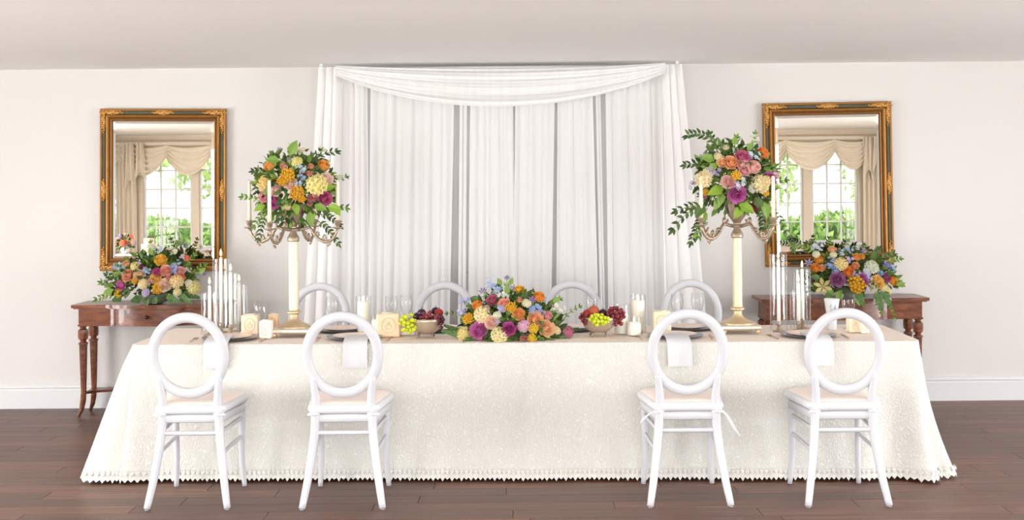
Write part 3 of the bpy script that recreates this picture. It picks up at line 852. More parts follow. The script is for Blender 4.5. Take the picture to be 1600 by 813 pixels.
FM = {'rose': ROSE.mesh('rose', None, True), 'ranunculus': RANU.mesh('ranunculus', None, True), 'stock_cluster': cluster_mesh(20, .44, 3).mesh('stock_cluster', None),
      'tansy': ball_mesh(30, .2, 4).mesh('tansy', None, True), 'clematis': star_mesh(6).mesh('clematis', None), 'delphinium': spray_mesh(13, 6).mesh('delphinium', None), 'lily': lily_mesh().mesh('lily', None, True)}
for k, m_ in FM.items(): m_.materials.append(None)
random.seed(5)
KEY = {'r': 'rose', 'u': 'ranunculus', 'c': 'stock_cluster', 't': 'tansy', 's': 'clematis', 'd': 'delphinium', 'l': 'lily'}
def petal_mat(rgb):
    nm = 'petal_%d_%d_%d' % rgb
    if nm in MATS: return MATS[nm]
    mx = max(rgb); mn = sum(rgb)/3
    m = mat(nm, tuple(255*(v/255)**.66 for v in rgb), .6, var=.05, vscale=45, spec=.25)
    nt = m.node_tree; b = nt.nodes['Principled BSDF']; out = nt.nodes['Material Output']       # thin petals let light through
    tl = nt.nodes.new('ShaderNodeBsdfTranslucent'); tl.inputs[0].default_value = (*lin(tuple(v+(255-v)*.25 for v in rgb)), 1)
    mx_ = nt.nodes.new('ShaderNodeMixShader'); mx_.inputs[0].default_value = .42
    nt.links.new(b.outputs[0], mx_.inputs[1]); nt.links.new(tl.outputs[0], mx_.inputs[2]); nt.links.new(mx_.outputs[0], out.inputs[0])
    return m
def flower(parent, kind, p, n, rad, rgb):
    q = n.to_track_quat('Z', 'Y') @ Euler((0, 0, random.random()*6)).to_quaternion()
    o = put(KEY[kind], FM[KEY[kind]], parent, p - parent.location, q.to_euler(), rad)
    o.material_slots[0].link = 'OBJECT'; o.material_slots[0].material = petal_mat(rgb)
    return o
def leaf_into(b, base, dirv, ln, wd, nrm=None, bend=.15):
    d = dirv.normalized(); n = nrm or Vector((random.uniform(-1,1), random.uniform(-1,1), random.uniform(-.2,1)))
    t = d.cross(n)
    if t.length < 1e-3: t = d.cross(Vector((1,.3,.2)))
    t.normalize(); n = t.cross(d)
    m1 = base+d*ln*.35; m2 = base+d*ln*.7-n*ln*bend*.4; tip = base+d*ln-n*ln*bend
    b.add([base, m1+t*wd*.5+n*wd*.12, m1, m1-t*wd*.5+n*wd*.12, m2+t*wd*.36+n*wd*.1, m2, m2-t*wd*.36+n*wd*.1, tip],
          [(0,2,1),(0,3,2),(1,2,5,4),(2,3,6,5),(4,5,7),(5,6,7)])
def sprig(parent, a, b_, n, ln, m, droop=.1, wd=.42, name='leaf_sprig'):
    """leafy twig from a to b_ (points of the place)"""
    o = MB(); a = Vector(a)-parent.location; b_ = Vector(b_)-parent.location; L = (b_-a).length
    side = (b_-a).cross(Vector((0,1,0))).normalized()
    pts = [a+(b_-a)*t+Vector((0,0,1))*droop*L*math.sin(PI*t) for t in [k/8 for k in range(9)]]
    o.tube(pts, [.0028-.0016*k/8 for k in range(9)], 5)
    for k in range(n):
        t = .18+.8*k/max(1,n-1); i = min(7, int(t*8)); p = pts[i]+(pts[i+1]-pts[i])*(t*8-i); d = (pts[i+1]-pts[i]).normalized()
        for s in (-1, 1):
            dv = d*.75+side*s*random.uniform(.5,.9)+Vector((0,random.uniform(-.5,.3),0))
            leaf_into(o, p, dv, ln*random.uniform(.75,1.1), ln*wd, Vector((random.uniform(-.4,.4), -1, random.uniform(.1,.8))))
    leaf_into(o, pts[-1], pts[-1]-pts[-2], ln, ln*wd, Vector((0,-1,.3)))
    return o.build(name, m, parent)
def fern(parent, a, b_, ln, m=None):
    o = MB(); a = Vector(a)-parent.location; b_ = Vector(b_)-parent.location
    side = (b_-a).cross(Vector((0,1,0))).normalized(); pts = [a+(b_-a)*k/12 for k in range(13)]
    o.tube(pts, .0018, 5)
    for k in range(1, 26):
        t = k/26; p = a+(b_-a)*t
        for s in (-1, 1): leaf_into(o, p, (b_-a).normalized()*.6+side*s, ln*(1-t*.75), ln*.22, Vector((0,-1,.2)), .05)
    return o.build('fern_frond', m or M_fern, parent)

def arrangement(name, label, cat, base, d0, org, sc, fl, ctr, rad, nfill, leaves, vase=None, seed=1, fillz=-1.0, flat=1.0, depth=None, shrink=1.0):
    """fl: kind, crop x, crop y, crop diameter, colour; ctr and rad: dome centre and radii in photo pixels"""
    random.seed(seed)
    root = thing(name, label, cat, base)
    C = P(ctr[0], ctr[1], d0); k = d0/F; rx, rz = rad[0]*k, rad[1]*k; ry = depth or rx*flat
    if vase: vase(root)
    for kd, cx, cy, dm, rgb in fl:
        px, py = org[0]+cx/sc, org[1]+cy/sc
        q = P(px, py, d0); dx, dz = (q.x-C.x)/rx, (q.z-C.z)/rz; rr = min(.97, math.hypot(dx, dz))
        y = d0 - ry*math.sqrt(1-rr*rr)*(.93+.1*random.random())
        p = P(px, py, y)
        n = Vector((dx/rx*.2, -max(.35, math.sqrt(1-rr*rr))/ry*.2, dz/rz*.2+.3)).normalized()
        n = (n+Vector((0,-.55,.1))).normalized()
        flower(root, kd, p, n, dm/sc/2*y/F*1.17*shrink, rgb)
    # back half, out of the photograph's sight, filled with the same sorts
    pal = [f for f in fl if f[3] > 60]
    for i in range(min(14, len(pal))):
        f = random.choice(pal); a = random.uniform(.25, PI-.25); h = random.uniform(.05, .8)
        d = Vector((math.cos(a)*math.sqrt(1-h*h), math.sin(a)*math.sqrt(1-h*h), h))
        flower(root, f[0], C+Vector((d.x*rx*.85, d.y*ry*.9, d.z*rz*.8)), (d+Vector((0,0,.2))).normalized(), f[3]/sc/2*d0/F, f[4])
    # greenery between the flowers
    for m_, nm, frac, sz in ((M_leafd, 'dark_greenery', .6, 1), (M_leafm, 'light_greenery', .4, 1.0)):
        b = MB()
        for i in range(int(nfill*frac*1.5)):
            d = Vector((random.gauss(0,1), random.gauss(0,1), random.gauss(0,1))).normalized()
            if d.z < fillz: d.z = abs(d.z)
            rr = random.uniform(.5, .93)
            p = C+Vector((d.x*rx*rr, d.y*ry*rr, d.z*rz*rr)) - root.location
            ln = random.uniform(.034, .068)*sz
            leaf_into(b, p, d+Vector((random.gauss(0,.6), random.gauss(0,.6), random.gauss(0,.6))), ln, ln*.48)
        o = b.build(nm, m_, root); o['kind'] = 'stuff'
    for lf in leaves:
        t = lf[0]
        if t == 'L':           # single large leaf: x, y, length px, direction degrees, material
            _, x, y, ln, dg, m_ = lf; q = P(x, y, d0-ry*.75); dv = Vector((math.cos(R(dg)), -.25, math.sin(R(dg))))
            b = MB(); leaf_into(b, Vector((0,0,0)), dv, ln*d0/F, ln*d0/F*.62, Vector((random.uniform(-.3,.3), -1, .35)))
            put('leaf', b.mesh('leaf', m_), root, q-root.location)
        elif t == 'S':         # sprig: from x, y to x, y, pairs, leaf px, y offset, droop
            _, x0, y0, x1, y1, n, lp, off, dr, m_ = lf
            sprig(root, P(x0, y0, d0+off*.4), P(x1, y1, d0+off), n, lp*d0/F, m_, dr)
        elif t == 'F':
            _, x0, y0, x1, y1, lp, off = lf
            fern(root, P(x0, y0, d0+off*.8), P(x1, y1, d0+off), lp*d0/F)
    return root

MAG=(192,72,146); DMG=(172,52,112); BLU=(250,208,186); PCH=(248,184,132); APR=(246,168,88); ORG=(244,150,44); YEL=(240,182,44); CRM=(248,230,168); PNK=(240,166,170)
LIL=(186,172,220); SKY=(160,184,226); BLE=(132,158,222); PUR=(118,84,160); TAN=(228,164,28); WHT=(238,234,216); CRL=(240,130,92); PAL=(248,214,204)
# centre piece
fl_c = [('r',330,560,130,(202,92,164)),('r',612,545,105,(190,62,140)),('r',450,485,108,BLU),('r',955,540,128,(250,196,146)),('r',850,450,118,(248,182,124)),('r',700,410,95,APR),
 ('u',325,330,90,ORG),('u',885,255,100,ORG),('r',705,185,75,YEL),('r',570,315,92,(244,160,130)),('c',365,415,130,CRM),('c',520,605,125,(244,232,164)),('c',200,595,115,(244,226,140)),
 ('u',965,425,78,PNK),('c',745,520,95,(236,176,204)),('u',745,640,66,PNK),('t',245,455,95,TAN),('t',630,355,90,TAN),('t',830,545,80,(236,196,40)),('t',820,630,70,(232,186,40)),
 ('d',475,185,115,SKY),('d',430,120,80,(176,198,228)),('d',855,370,105,BLE),('d',205,300,95,(160,160,214)),('d',185,390,95,(190,184,226)),('s',375,205,80,PUR),('s',595,90,62,(128,98,164)),('s',822,285,75,(144,104,190)),
 ('r',462,280,92,(196,80,112)),('c',1150,575,95,(196,100,128)),('c',555,355,76,LIL),('d',1060,360,120,WHT),('c',505,425,66,(238,236,204)),('c',770,315,72,(240,234,190)),('d',920,275,70,(190,200,226)),
 ('u',705,285,50,(240,170,130)),('d',640,175,70,LIL),('c',1045,560,66,(240,220,160)),('u',365,450,56,(244,190,180)),('d',915,400,60,(180,150,180)),('s',510,480,60,LIL),('u',410,360,60,(226,190,190)),('d',545,240,70,(236,240,226))]
gx = lambda x: 690+x/5.81
gy = lambda y: 420+y/5.81
lv_c = [('L',gx(545),gy(150),13,120,M_leafm),('L',gx(620),gy(150),13,70,M_leafm),('L',gx(340),gy(275),14,170,M_leafd),('L',gx(600),gy(230),15,100,M_leafm),('L',gx(1010),gy(300),13,30,M_leafm),('L',gx(590),gy(430),14,60,M_leafm),('L',gx(640),gy(440),14,250,M_leafd),
 ('L',gx(430),gy(560),14,240,M_leafd),('L',gx(880),gy(600),14,280,M_leafm),('L',gx(690),gy(620),15,260,M_leafd),('L',gx(240),gy(640),14,220,M_leafm),
 ('F',800,532,800,555,9,-.24),('F',770,534,752,540,9,-.22),('F',835,533,862,540,9,-.22),('F',735,528,690,517,10,-.12),('F',730,523,693,508,9,-.02),('F',865,530,912,537,10,-.12),('F',850,532,880,540,9,-.2),('F',745,532,722,536,10,-.2),('F',870,520,905,514,9,.05),('F',790,535,815,543,9,-.24),
 ('S',880,500,905,480,4,7,.05,.1,M_leafm),('S',730,500,700,490,4,7,.05,.1,M_leafm),('S',790,450,792,436,2,7,-.02,.0,M_leafm),('S',860,480,874,468,3,7,0,.1,M_leafm)]
def low_bowl(root):
    MB().lathe([(.05,0),(.09,.02),(.11,.06),(.112,.075),(.10,.07),(.0,.05)], 24).build('low_bowl', mat('grey_green_bowl', (120,130,110), .5), root, True)
bc = on_table(799, 6.98)
arrangement('flower_centerpiece', 'low domed centrepiece of pink, peach and orange flowers at table middle', 'flowers', bc, 6.98, (690,420), 5.81, fl_c, (799, 528), (88, 82), 760, lv_c, low_bowl, 11, -.05, depth=.22)

# tall arrangements
fl_l = [('r',485,445,100,(250,214,190)),('r',330,610,112,(184,60,140)),('r',245,560,100,(236,160,166)),('r',805,580,108,(200,82,130)),('c',725,460,165,(246,232,140)),('c',250,440,115,(246,218,124)),
 ('t',460,375,115,TAN),('t',415,425,85,TAN),('t',545,535,115,(230,160,30)),('t',590,585,60,(230,160,30)),('u',790,280,100,(242,164,64)),('u',295,285,95,(245,172,72)),('l',565,140,105,(248,222,186)),
 ('u',715,540,66,PNK),('u',670,580,62,PNK),('u',715,590,52,PNK),('u',660,630,44,PNK),('r',820,400,100,PAL),('r',350,510,92,(236,196,186)),('d',590,390,62,(140,160,216)),('d',580,315,80,(190,206,228)),
 ('d',490,225,70,(166,142,184)),('c',545,245,85,(230,222,120)),('u',425,290,62,(226,152,132)),('u',670,290,52,(240,172,130)),('d',775,135,70,(226,228,190)),('s',385,135,50,PUR),('d',930,390,60,(200,206,150)),('u',655,355,50,(236,160,150)),('d',560,450,60,(176,190,214)),('c',460,660,50,(226,206,140))]
hx = lambda x: 370+x/5.806
hy = lambda y: 210+y/5.806
lv_l = [('L',hx(480),hy(190),26,62,M_leafm),('L',hx(390),hy(240),22,172,M_leafm),('L',hx(260),hy(640),20,205,M_leafb),('L',hx(700),hy(640),22,-20,M_leafm),('L',hx(820),hy(660),24,-10,M_leafb),('L',hx(880),hy(640),20,-60,M_leafb),('L',hx(450),hy(580),20,250,M_leafm),('L',hx(520),hy(620),20,290,M_leafb),
 ('L',hx(660),hy(700),24,280,M_leafm),('L',hx(800),hy(500),18,20,M_leafb),('L',hx(330),hy(500),18,200,M_leafm),('L',hx(520),hy(330),16,80,M_leafm),('L',hx(600),hy(480),18,110,M_leafd),
 ('S',485,255,524,237,5,10,.0,.1,M_leafd),('S',430,275,397,268,5,10,0,.1,M_leafd),('S',425,290,404,266,4,9,0,.1,M_leafm),('S',415,320,380,308,5,9,0,.1,M_leafm),('S',505,300,540,277,5,7,.05,.1,M_fern),
 ('S',420,325,398,352,6,10,-.05,.1,M_leafm),('S',415,335,404,372,6,9,-.08,.05,M_leafd),('S',500,335,530,352,6,10,-.05,.12,M_leafd),('S',510,325,540,325,4,9,0,.1,M_leafm),('S',495,345,528,380,7,10,-.08,.12,M_leafd),('S',440,262,425,242,3,9,0,.0,M_leafm),('S',480,260,500,236,4,9,.05,0,M_leafd)]
fl_r = [('r',550,610,130,(196,82,160)),('r',475,510,100,(248,198,188)),('u',695,385,110,(250,198,184)),('r',605,360,88,(246,192,184)),('r',620,415,78,(236,166,174)),('u',770,265,102,(242,134,46)),('r',500,345,105,(246,172,110)),('r',425,345,76,(246,192,132)),
 ('r',600,300,112,(192,82,120)),('r',830,490,110,(196,76,146)),('r',875,445,86,(246,212,212)),('c',750,530,130,CRM),('c',800,500,80,CRM),('c',270,490,125,(248,226,172)),('t',545,455,76,(236,176,40)),('d',575,525,100,(216,226,236)),('d',355,415,100,(172,152,206)),
 ('s',270,295,85,(176,132,206)),('d',690,290,110,(206,220,236)),('d',700,140,80,(226,230,200)),('d',705,210,80,(216,226,226)),('r',265,610,66,(190,60,130)),('r',690,730,80,(132,34,54)),('t',790,600,60,YEL),('t',855,640,54,YEL),('d',170,540,70,(196,186,206)),('c',310,430,80,(240,226,190)),('t',290,600,50,YEL),('c',390,295,60,(240,226,170)),('u',460,220,50,(236,226,190)),('c',680,570,60,(240,236,220)),('d',530,230,50,(220,226,200))]
jx = lambda x: 1050+x/5.42
jy = lambda y: 190+y/5.42
lv_r = [('L',jx(440),jy(560),28,200,M_leafb),('L',jx(420),jy(590),24,260,M_leafm),('L',jx(560),jy(700),28,-25,M_leafb),('L',jx(600),jy(720),24,230,M_leafb),('L',jx(280),jy(700),26,230,M_leafd),('L',jx(360),jy(330),24,160,M_leafm),('L',jx(380),jy(350),20,220,M_leafb),('L',jx(480),jy(430),20,250,M_leafd),('L',jx(640),jy(480),20,270,M_leafd),
 ('L',jx(700),jy(640),24,300,M_leafd),('L',jx(780),jy(680),26,280,M_leafm),('L',jx(640),jy(250),16,60,M_leafm),('L',jx(530),jy(200),14,90,M_leafm),('L',jx(400),jy(640),22,250,M_leafm),
 ('S',1128,238,1076,212,8,12,0,.22,M_leafd),('S',1122,240,1110,210,4,10,.03,.1,M_leafd),('S',1108,262,1072,258,5,11,0,.1,M_leafd),('S',1100,322,1058,330,5,12,0,.08,M_leafd),('S',1098,325,1052,358,6,13,-.05,.15,M_leafd),('S',1100,330,1080,378,8,11,-.06,.05,M_leafd),('S',1105,325,1090,368,8,11,-.08,.05,M_leafm),
 ('S',1195,310,1205,360,8,11,-.06,.05,M_leafm),('S',1200,320,1240,390,9,9,.05,.12,M_leafd),('S',1205,290,1226,282,3,9,0,.1,M_leafd),('S',1190,320,1192,355,6,11,-.08,0,M_leafd),('S',1178,235,1180,210,4,8,0,0,M_leafm),('S',1140,235,1150,216,3,9,0,0,M_leafm)]

# ------------------------------------------------------------------ candelabra
def taper(mb_root, p, h, r=.0105, m=M_wax, lit=False):
    c = MB().lathe([(r*1.08,0),(r,h*.6),(r*.85,h-.006),(r*.3,h)], 12).build('candle', m, mb_root, True); c.location = p
    MB().tube([(0,0,h),(.001,0,h+.009)], .0012, 5).build('wick', M_wick, c)
    if lit:
        MB().lathe([(0,h+.006),(.0055,h+.014),(.0065,h+.022),(.004,h+.036),(0,h+.05)], 10).build('flame', M_flame, c, True)
    return c
def candelabrum(label, px, d, phi, fluted):
    base = on_table(px, d)
    root = thing('candelabrum', label, 'candelabrum', base)
    for sx in (-1, 1):
        for sy in (-1, 1): MB().ball((0,0,0), .016).build('ball_foot', M_brass, root, True).location = (sx*.098, sy*.098, .016)
    MB().bbox((-.118,-.118,.028), (.118,.118,.052), .006).build('base_plate', mat('silver_gilt_base', (216, 208, 192), .3, .5, var=.1, vscale=25), root)
    MB().lathe([(.098,.052),(.098,.058),(.085,.066),(.055,.078),(.036,.09),(.027,.105),(.026,.125),(.03,.13),(.042,.136),(.042,.142),(.03,.15),(.03,.155)], 24, sq=None).build('pedestal', M_brass, root, True, 40)
    # column
    zc0, zc1 = .155, .558; b = MB(); n = 48; vs = []
    rr = lambda i: .0285*(1-.09*(.5+.5*math.cos(i/n*2*PI*12))) if fluted else .0285
    b.grid(n, 2, lambda i, j: (rr(i)*math.cos(2*PI*i/n), rr(i)*math.sin(2*PI*i/n), (zc0, zc1)[j]), True)
    b.build('column', mat('champagne_gilt', (212, 200, 166), .35, .3, var=.1, vscale=20) if fluted else mat('mottled_cream', (226, 220, 200), .4, .1, var=.12, vscale=22), root, True)
    MB().lathe([(.03,.552),(.036,.558),(.036,.575),(.03,.585),(.022,.6),(.016,.615),(.016,.625),(.024,.63),(.024,.64)], 20).build('capital', M_silver, root, True, 40)
    # urn with lobes
    b = MB(); n = 40; pr = [(.02,.64),(.03,.655),(.048,.68),(.06,.71),(.07,.745),(.078,.765),(.083,.77),(.078,.772),(.07,.75),(.05,.72),(.0,.70)]
    b.grid(n, len(pr), lambda i, j: (pr[j][0]*(1+.05*math.cos(i/n*2*PI*10)*(1 if 1 < j < 5 else 0))*math.cos(2*PI*i/n), pr[j][0]*(1+.05*math.cos(i/n*2*PI*10)*(1 if 1 < j < 5 else 0))*math.sin(2*PI*i/n), pr[j][1]), True)
    b.build('urn', M_silver, root, True)
    MB().lathe([(.03,.612),(.04,.618),(.04,.626),(.03,.632)], 20).build('arm_collar', M_silver, root, True)
    # four scrolled arms
    RA = .285
    def arm():
        b = MB()
        ctl = [(.03,.62),(.07,.628),(.105,.636),(.122,.618),(.138,.592),(.165,.566),(.2,.552),(.235,.556),(.262,.578),(.278,.606),(RA,.628)]
        b.tube([(r,0,z) for r,z in ctl], [.010,.009,.009,.010,.009,.010,.011,.010,.009,.008,.008], 8)
        for c in ([(.105,.636),(.112,.655),(.106,.668),(.098,.662)], [(.135,.592),(.152,.606),(.166,.602),(.165,.59)], [(.2,.552),(.19,.575),(.2,.592),(.213,.586),(.21,.574)], [(.235,.556),(.232,.538),(.22,.53)], [(.262,.578),(.247,.59),(.24,.605)], [(.08,.63),(.082,.646),(.076,.654)]):
            b.tube([(r,0,z) for r,z in c], [.008,.007,.006,.004][:len(c)] + [.003]*(len(c)-4), 6)
            b.ball((c[-1][0],0,c[-1][1]), .0075, 7, 5)
        return b.mesh('arm', M_silver, True)
    am = arm()
    pan = MB().lathe([(.008,0),(.03,.006),(.036,.012),(.03,.010),(.010,.008),(.010,.018),(.015,.024),(.017,.04),(.022,.046),(.022,.05),(.012,.05)], 18).mesh('drip_pan', M_silver, True)
    for k in range(4):
        a = phi + k*PI/2
        o = put('arm', am, root, (0,0,0), (0,0,a))
        put('drip_pan', pan, o, (RA, 0, .626))
        tp = tag(taper(None, base+Vector((RA*math.cos(a), RA*math.sin(a), .676)), .235), 'x', 'candle', 'candelabra tapers')
        side = {0: 'right', 1: 'back', 2: 'left', 3: 'front'}[k]
        tp.name = 'taper_candle'; tp['label'] = 'ivory taper candle on the %s arm of the %s' % (side, 'left candelabrum' if px < 800 else 'right candelabrum')
    return base
bl = candelabrum('tall silver and cream candelabrum on the left half of the table', 459.5, 7.12, R(-17), False)
br = candelabrum('tall silver and fluted gilt candelabrum on the right half of the table', 1153, 7.10, R(35), True)
arrangement('flower_arrangement', 'tall bouquet of yellow, pink and orange flowers on the left candelabrum', 'flowers', bl+Vector((0,0,.72)), 7.12, (370,210), 5.806, fl_l, (461, 292), (66, 62), 620, lv_l, None, 21, -1, .9)
arrangement('flower_arrangement', 'tall bouquet of pink, magenta and peach flowers on the right candelabrum', 'flowers', br+Vector((0,0,.72)), 7.10, (1050,190), 5.42, fl_r, (1150, 278), (66, 60), 620, lv_r, None, 22, -1, .9)

# console arrangements
fl_a = [('r',685,245,108,(246,188,56)),('r',630,440,102,(248,196,88)),('r',335,410,115,(246,162,122)),('r',450,405,102,(248,206,162)),('r',880,430,98,(240,128,92)),('r',725,510,118,(248,216,192)),('r',735,355,100,(246,168,142)),('r',640,380,84,(190,60,130)),('r',260,515,98,(216,96,170)),('t',240,605,84,(240,176,24)),
 ('t',655,555,100,(226,162,30)),('c',495,500,92,(248,226,162)),('c',850,475,125,(248,222,152)),('c',1035,540,125,(238,224,142)),('c',525,590,72,(206,186,226)),('d',805,350,95,(140,160,220)),('d',850,290,90,(160,176,226)),('d',265,320,120,(176,196,226)),('d',200,310,70,(150,170,220)),('d',530,355,90,(170,190,226)),
 ('r',890,360,84,(240,178,168)),('d',800,150,105,(232,228,196)),('d',640,140,110,(206,214,226)),('s',115,470,70,PUR),('s',1145,395,56,PUR),('u',320,285,74,(246,180,130)),('u',965,230,66,CRL),('c',410,310,82,(246,228,150)),('t',410,470,56,TAN),('u',490,325,52,(160,50,110)),('u',770,440,62,(240,170,150)),('d',930,220,80,(216,190,206)),('c',580,110,70,(226,230,196)),('u',580,465,60,(240,186,170)),('c',860,590,70,(240,230,170)),('d',970,350,70,(216,220,190)),('c',980,490,66,(240,236,210)),('d',450,270,60,(206,190,220))]
ax = lambda x: 150+x/6.77
ay = lambda y: 370+y/6.77
lv_a = [('L',ax(190),ay(560),18,200,M_leafm),('L',ax(350),ay(540),18,250,M_leafd),('L',ax(760),ay(600),18,300,M_leafm),('L',ax(540),ay(630),16,270,M_leafd),('L',ax(1090),ay(390),14,40,M_leafm),('L',ax(600),ay(200),14,110,M_leafm),
 ('S',180,455,160,442,5,9,-.05,.1,M_leafm),('S',180,462,152,468,5,9,-.08,.1,M_leafm),('S',185,445,168,430,4,9,0,.1,M_leafd),('F',280,462,300,474,9,-.2),('F',285,458,312,466,9,-.12),('F',262,465,280,472,9,-.2),('F',220,466,205,471,9,-.2),('F',190,464,176,470,9,-.16),('S',240,400,236,380,4,7,.05,0,M_leafm),('S',268,400,278,380,4,7,.05,0,M_leafm),('S',300,430,318,415,4,8,0,.1,M_leafm),('S',292,415,302,400,4,7,0,.1,M_leafm),('F',240,467,245,473,8,-.22)]
arrangement('flower_arrangement', 'low bouquet of peach, yellow and blue flowers on the left console table', 'flowers', Vector((P(240,466,8.72).x, 8.74, .806)), 8.74, (150,370), 6.77, fl_a, (239, 452), (74, 62), 640, lv_a, low_bowl, 31, -.15, depth=.19)
fl_b = [('u',585,370,112,(246,146,40)),('u',270,245,86,(246,166,54)),('u',235,330,100,(246,152,44)),('r',300,330,66,(246,176,120)),('r',410,135,76,(246,182,124)),('u',670,215,82,(244,152,60)),('u',725,210,66,(242,156,66)),('r',890,480,124,(250,196,92)),('u',1055,470,98,(246,166,44)),('r',735,455,118,(186,94,172)),('r',470,450,132,(166,92,146)),
 ('l',310,525,150,(246,218,124)),('t',665,515,160,(222,156,26)),('c',500,290,120,(246,222,142)),('d',390,280,120,(140,166,222)),('d',425,350,90,(124,150,214)),('d',600,230,100,(190,170,216)),('d',660,390,80,LIL),('c',830,320,125,(220,224,196)),('d',985,290,92,(132,112,192)),('d',1030,330,100,(140,176,222)),('d',905,380,90,(120,150,206)),('r',985,430,86,(172,62,122)),('s',160,280,100,(172,142,202)),
 ('d',250,110,110,(206,216,232)),('d',580,135,90,(166,186,226)),('d',500,165,80,(196,206,226)),('d',735,145,70,(180,160,206)),('c',850,540,76,(240,236,200)),('c',960,545,95,(246,232,172)),('c',1010,580,56,(246,232,172)),('r',660,305,66,(236,150,104)),('c',420,190,66,(236,226,180)),('d',795,420,90,(176,190,226)),('c',240,185,70,(226,230,190)),('d',660,120,70,(200,216,230)),('c',770,360,60,(214,214,214))]
bx_ = lambda x: 1240+x/6.78
by_ = lambda y: 370+y/6.78
lv_b = [('L',bx_(500),by_(560),20,250,M_leafm),('L',bx_(420),by_(560),20,230,M_leafm),('L',bx_(660),by_(620),18,290,M_leafm),('L',bx_(280),by_(440),16,170,M_leafd),('L',bx_(830),by_(240),16,60,M_leafd),('L',bx_(1090),by_(520),14,20,M_leafm),('L',bx_(700),by_(350),14,270,M_leafm),
 ('S',1275,395,1242,385,6,9,.05,.1,M_leafm),('S',1285,390,1262,380,5,9,.05,.1,M_leafd),('S',1360,405,1372,390,5,9,0,0,M_leafd),('S',1370,410,1395,398,6,9,0,.1,M_leafd),('S',1380,415,1405,405,5,9,0,.1,M_leafm),('S',1395,440,1408,444,4,9,0,.1,M_leafm),('F',1340,455,1350,478,9,-.22),('F',1370,455,1378,486,10,-.23),('F',1380,455,1392,480,9,-.22),('S',1382,465,1398,497,7,6,-.24,.1,M_leafm),('S',1370,460,1376,488,6,7,-.23,0,M_leafm),('F',1300,460,1290,468,9,-.2),('S',1300,395,1298,376,4,7,.05,0,M_leafm),('S',1320,395,1325,378,4,7,.05,0,M_leafm),('S',1345,398,1350,384,4,7,.05,0,M_leafd)]
arrangement('flower_arrangement', 'low bouquet of orange, plum and blue flowers on the right console table', 'flowers', Vector((P(1330,460,8.72).x, 8.74, .806)), 8.74, (1240,370), 6.78, fl_b, (1332, 448), (76, 62), 680, lv_b, low_bowl, 32, -.15, depth=.19)

# ------------------------------------------------------------------ hurricanes with tapers
def hurricane(label, px, d, rad, h, ch, n):
    b = on_table(px, d)
    root = thing('glass_hurricane', 'tall clear glass cylinder ' + label, 'candle holder', b, 0, 'glass hurricane cylinders')
    MB().grid(32, 3, lambda i, j: ((rad-.003*(j==2))*math.cos(2*PI*i/32), (rad-.003*(j==2))*math.sin(2*PI*i/32), (.002, h, h+.002)[j]), True).build('cylinder', M_glass, root, True, 40)
    t = thing('taper_candle', 'lit white taper candle ' + n, 'candle', b+Vector((0,0,.0))); t.name = 'taper_candle'
    MB().lathe([(.036,0),(.036,.004),(.012,.01),(.009,.03),(.014,.036),(.016,.055),(.012,.058)], 16).build('candlestick', M_silver, t, True)
    taper(t, (0,0,.05), ch-.05, .0105, M_waxw, True)
zpix = lambda py, d, px: P(px, py, d).z - TOP
for px, d, top, ftop, lb, n in ((328, 7.2, 458, 446, 'at the far left, shortest beside the left console flowers', 'in the shortest cylinder at the far left'),
        (346, 7.33, 405, 402, 'at the far left, tallest of its cluster', 'in the tallest cylinder at the far left'),
        (361, 7.22, 428, 425, 'at the far left, middle height and frontmost right', 'in the middle-height cylinder at the far left'),
        (374, 7.4, 446, 441, 'at the far left, low and nearest the left candelabrum', 'in the low cylinder nearest the left candelabrum'),
        (1217, 7.13, 398, 405, 'at the far right, tallest and nearest the right candelabrum', 'in the tallest cylinder, right of the right candelabrum'),
        (1254, 7.28, 421, 420, 'at the far right, middle height', 'in the middle-height cylinder at the far right'),
        (1248, 7.16, 455, 442, 'at the far right, shortest', 'in the shortest cylinder at the far right')):
    hurricane(lb, px, d, .05, zpix(top, d, px), zpix(ftop, d, px), n)

# ------------------------------------------------------------------ pillar candles in glass
def pillar(label, px, d, r, top, gtop):
    b = on_table(px, d); h = zpix(top, d, px); 
    root = thing('pillar_candle', label, 'candle', b, 0, 'pillar candles in glass')
    c = MB().lathe([(r*.98,.006),(r,.012),(r,h-.006),(r*.93,h),(r*.6,h-.004),(0,h-.008)], 24).build('wax', M_waxw, root, True, 50)
    MB().tube([(0,0,h-.008),(.001,0,h+.006)], .0014, 5).build('wick', M_wick, c)
    MB().lathe([(0,h),(.005,h+.006),(.006,h+.013),(.003,h+.026),(0,h+.034)], 10).build('flame', M_flame, c, True)
    if gtop:
        g = zpix(gtop, d, px); rg = r+.009
        MB().grid(28, 3, lambda i, j: ((rg-.003*(j==2))*math.cos(2*PI*i/28), (rg-.003*(j==2))*math.sin(2*PI*i/28), (.001, g, g+.001)[j]), True).build('glass_sleeve', M_glass, root, True, 40)
pillar('tall ivory pillar candle in glass, left of the fruit bowl with hanging grapes', 568, 7.24, .037, 472, 463)
pillar('short ivory pillar candle left of the glowing square votive', 590, 7.12, .035, 500, 493)
pillar('tall ivory pillar candle in glass, right of the right fruit bowl', 997, 7.16, .039, 470, 461)
pillar('short white pillar candle at the front, right of the right fruit bowl', 991, 6.98, .039, 504, 496)
pillar('middle-height ivory pillar candle in glass behind red grapes', 972, 7.06, .036, 491, 476)

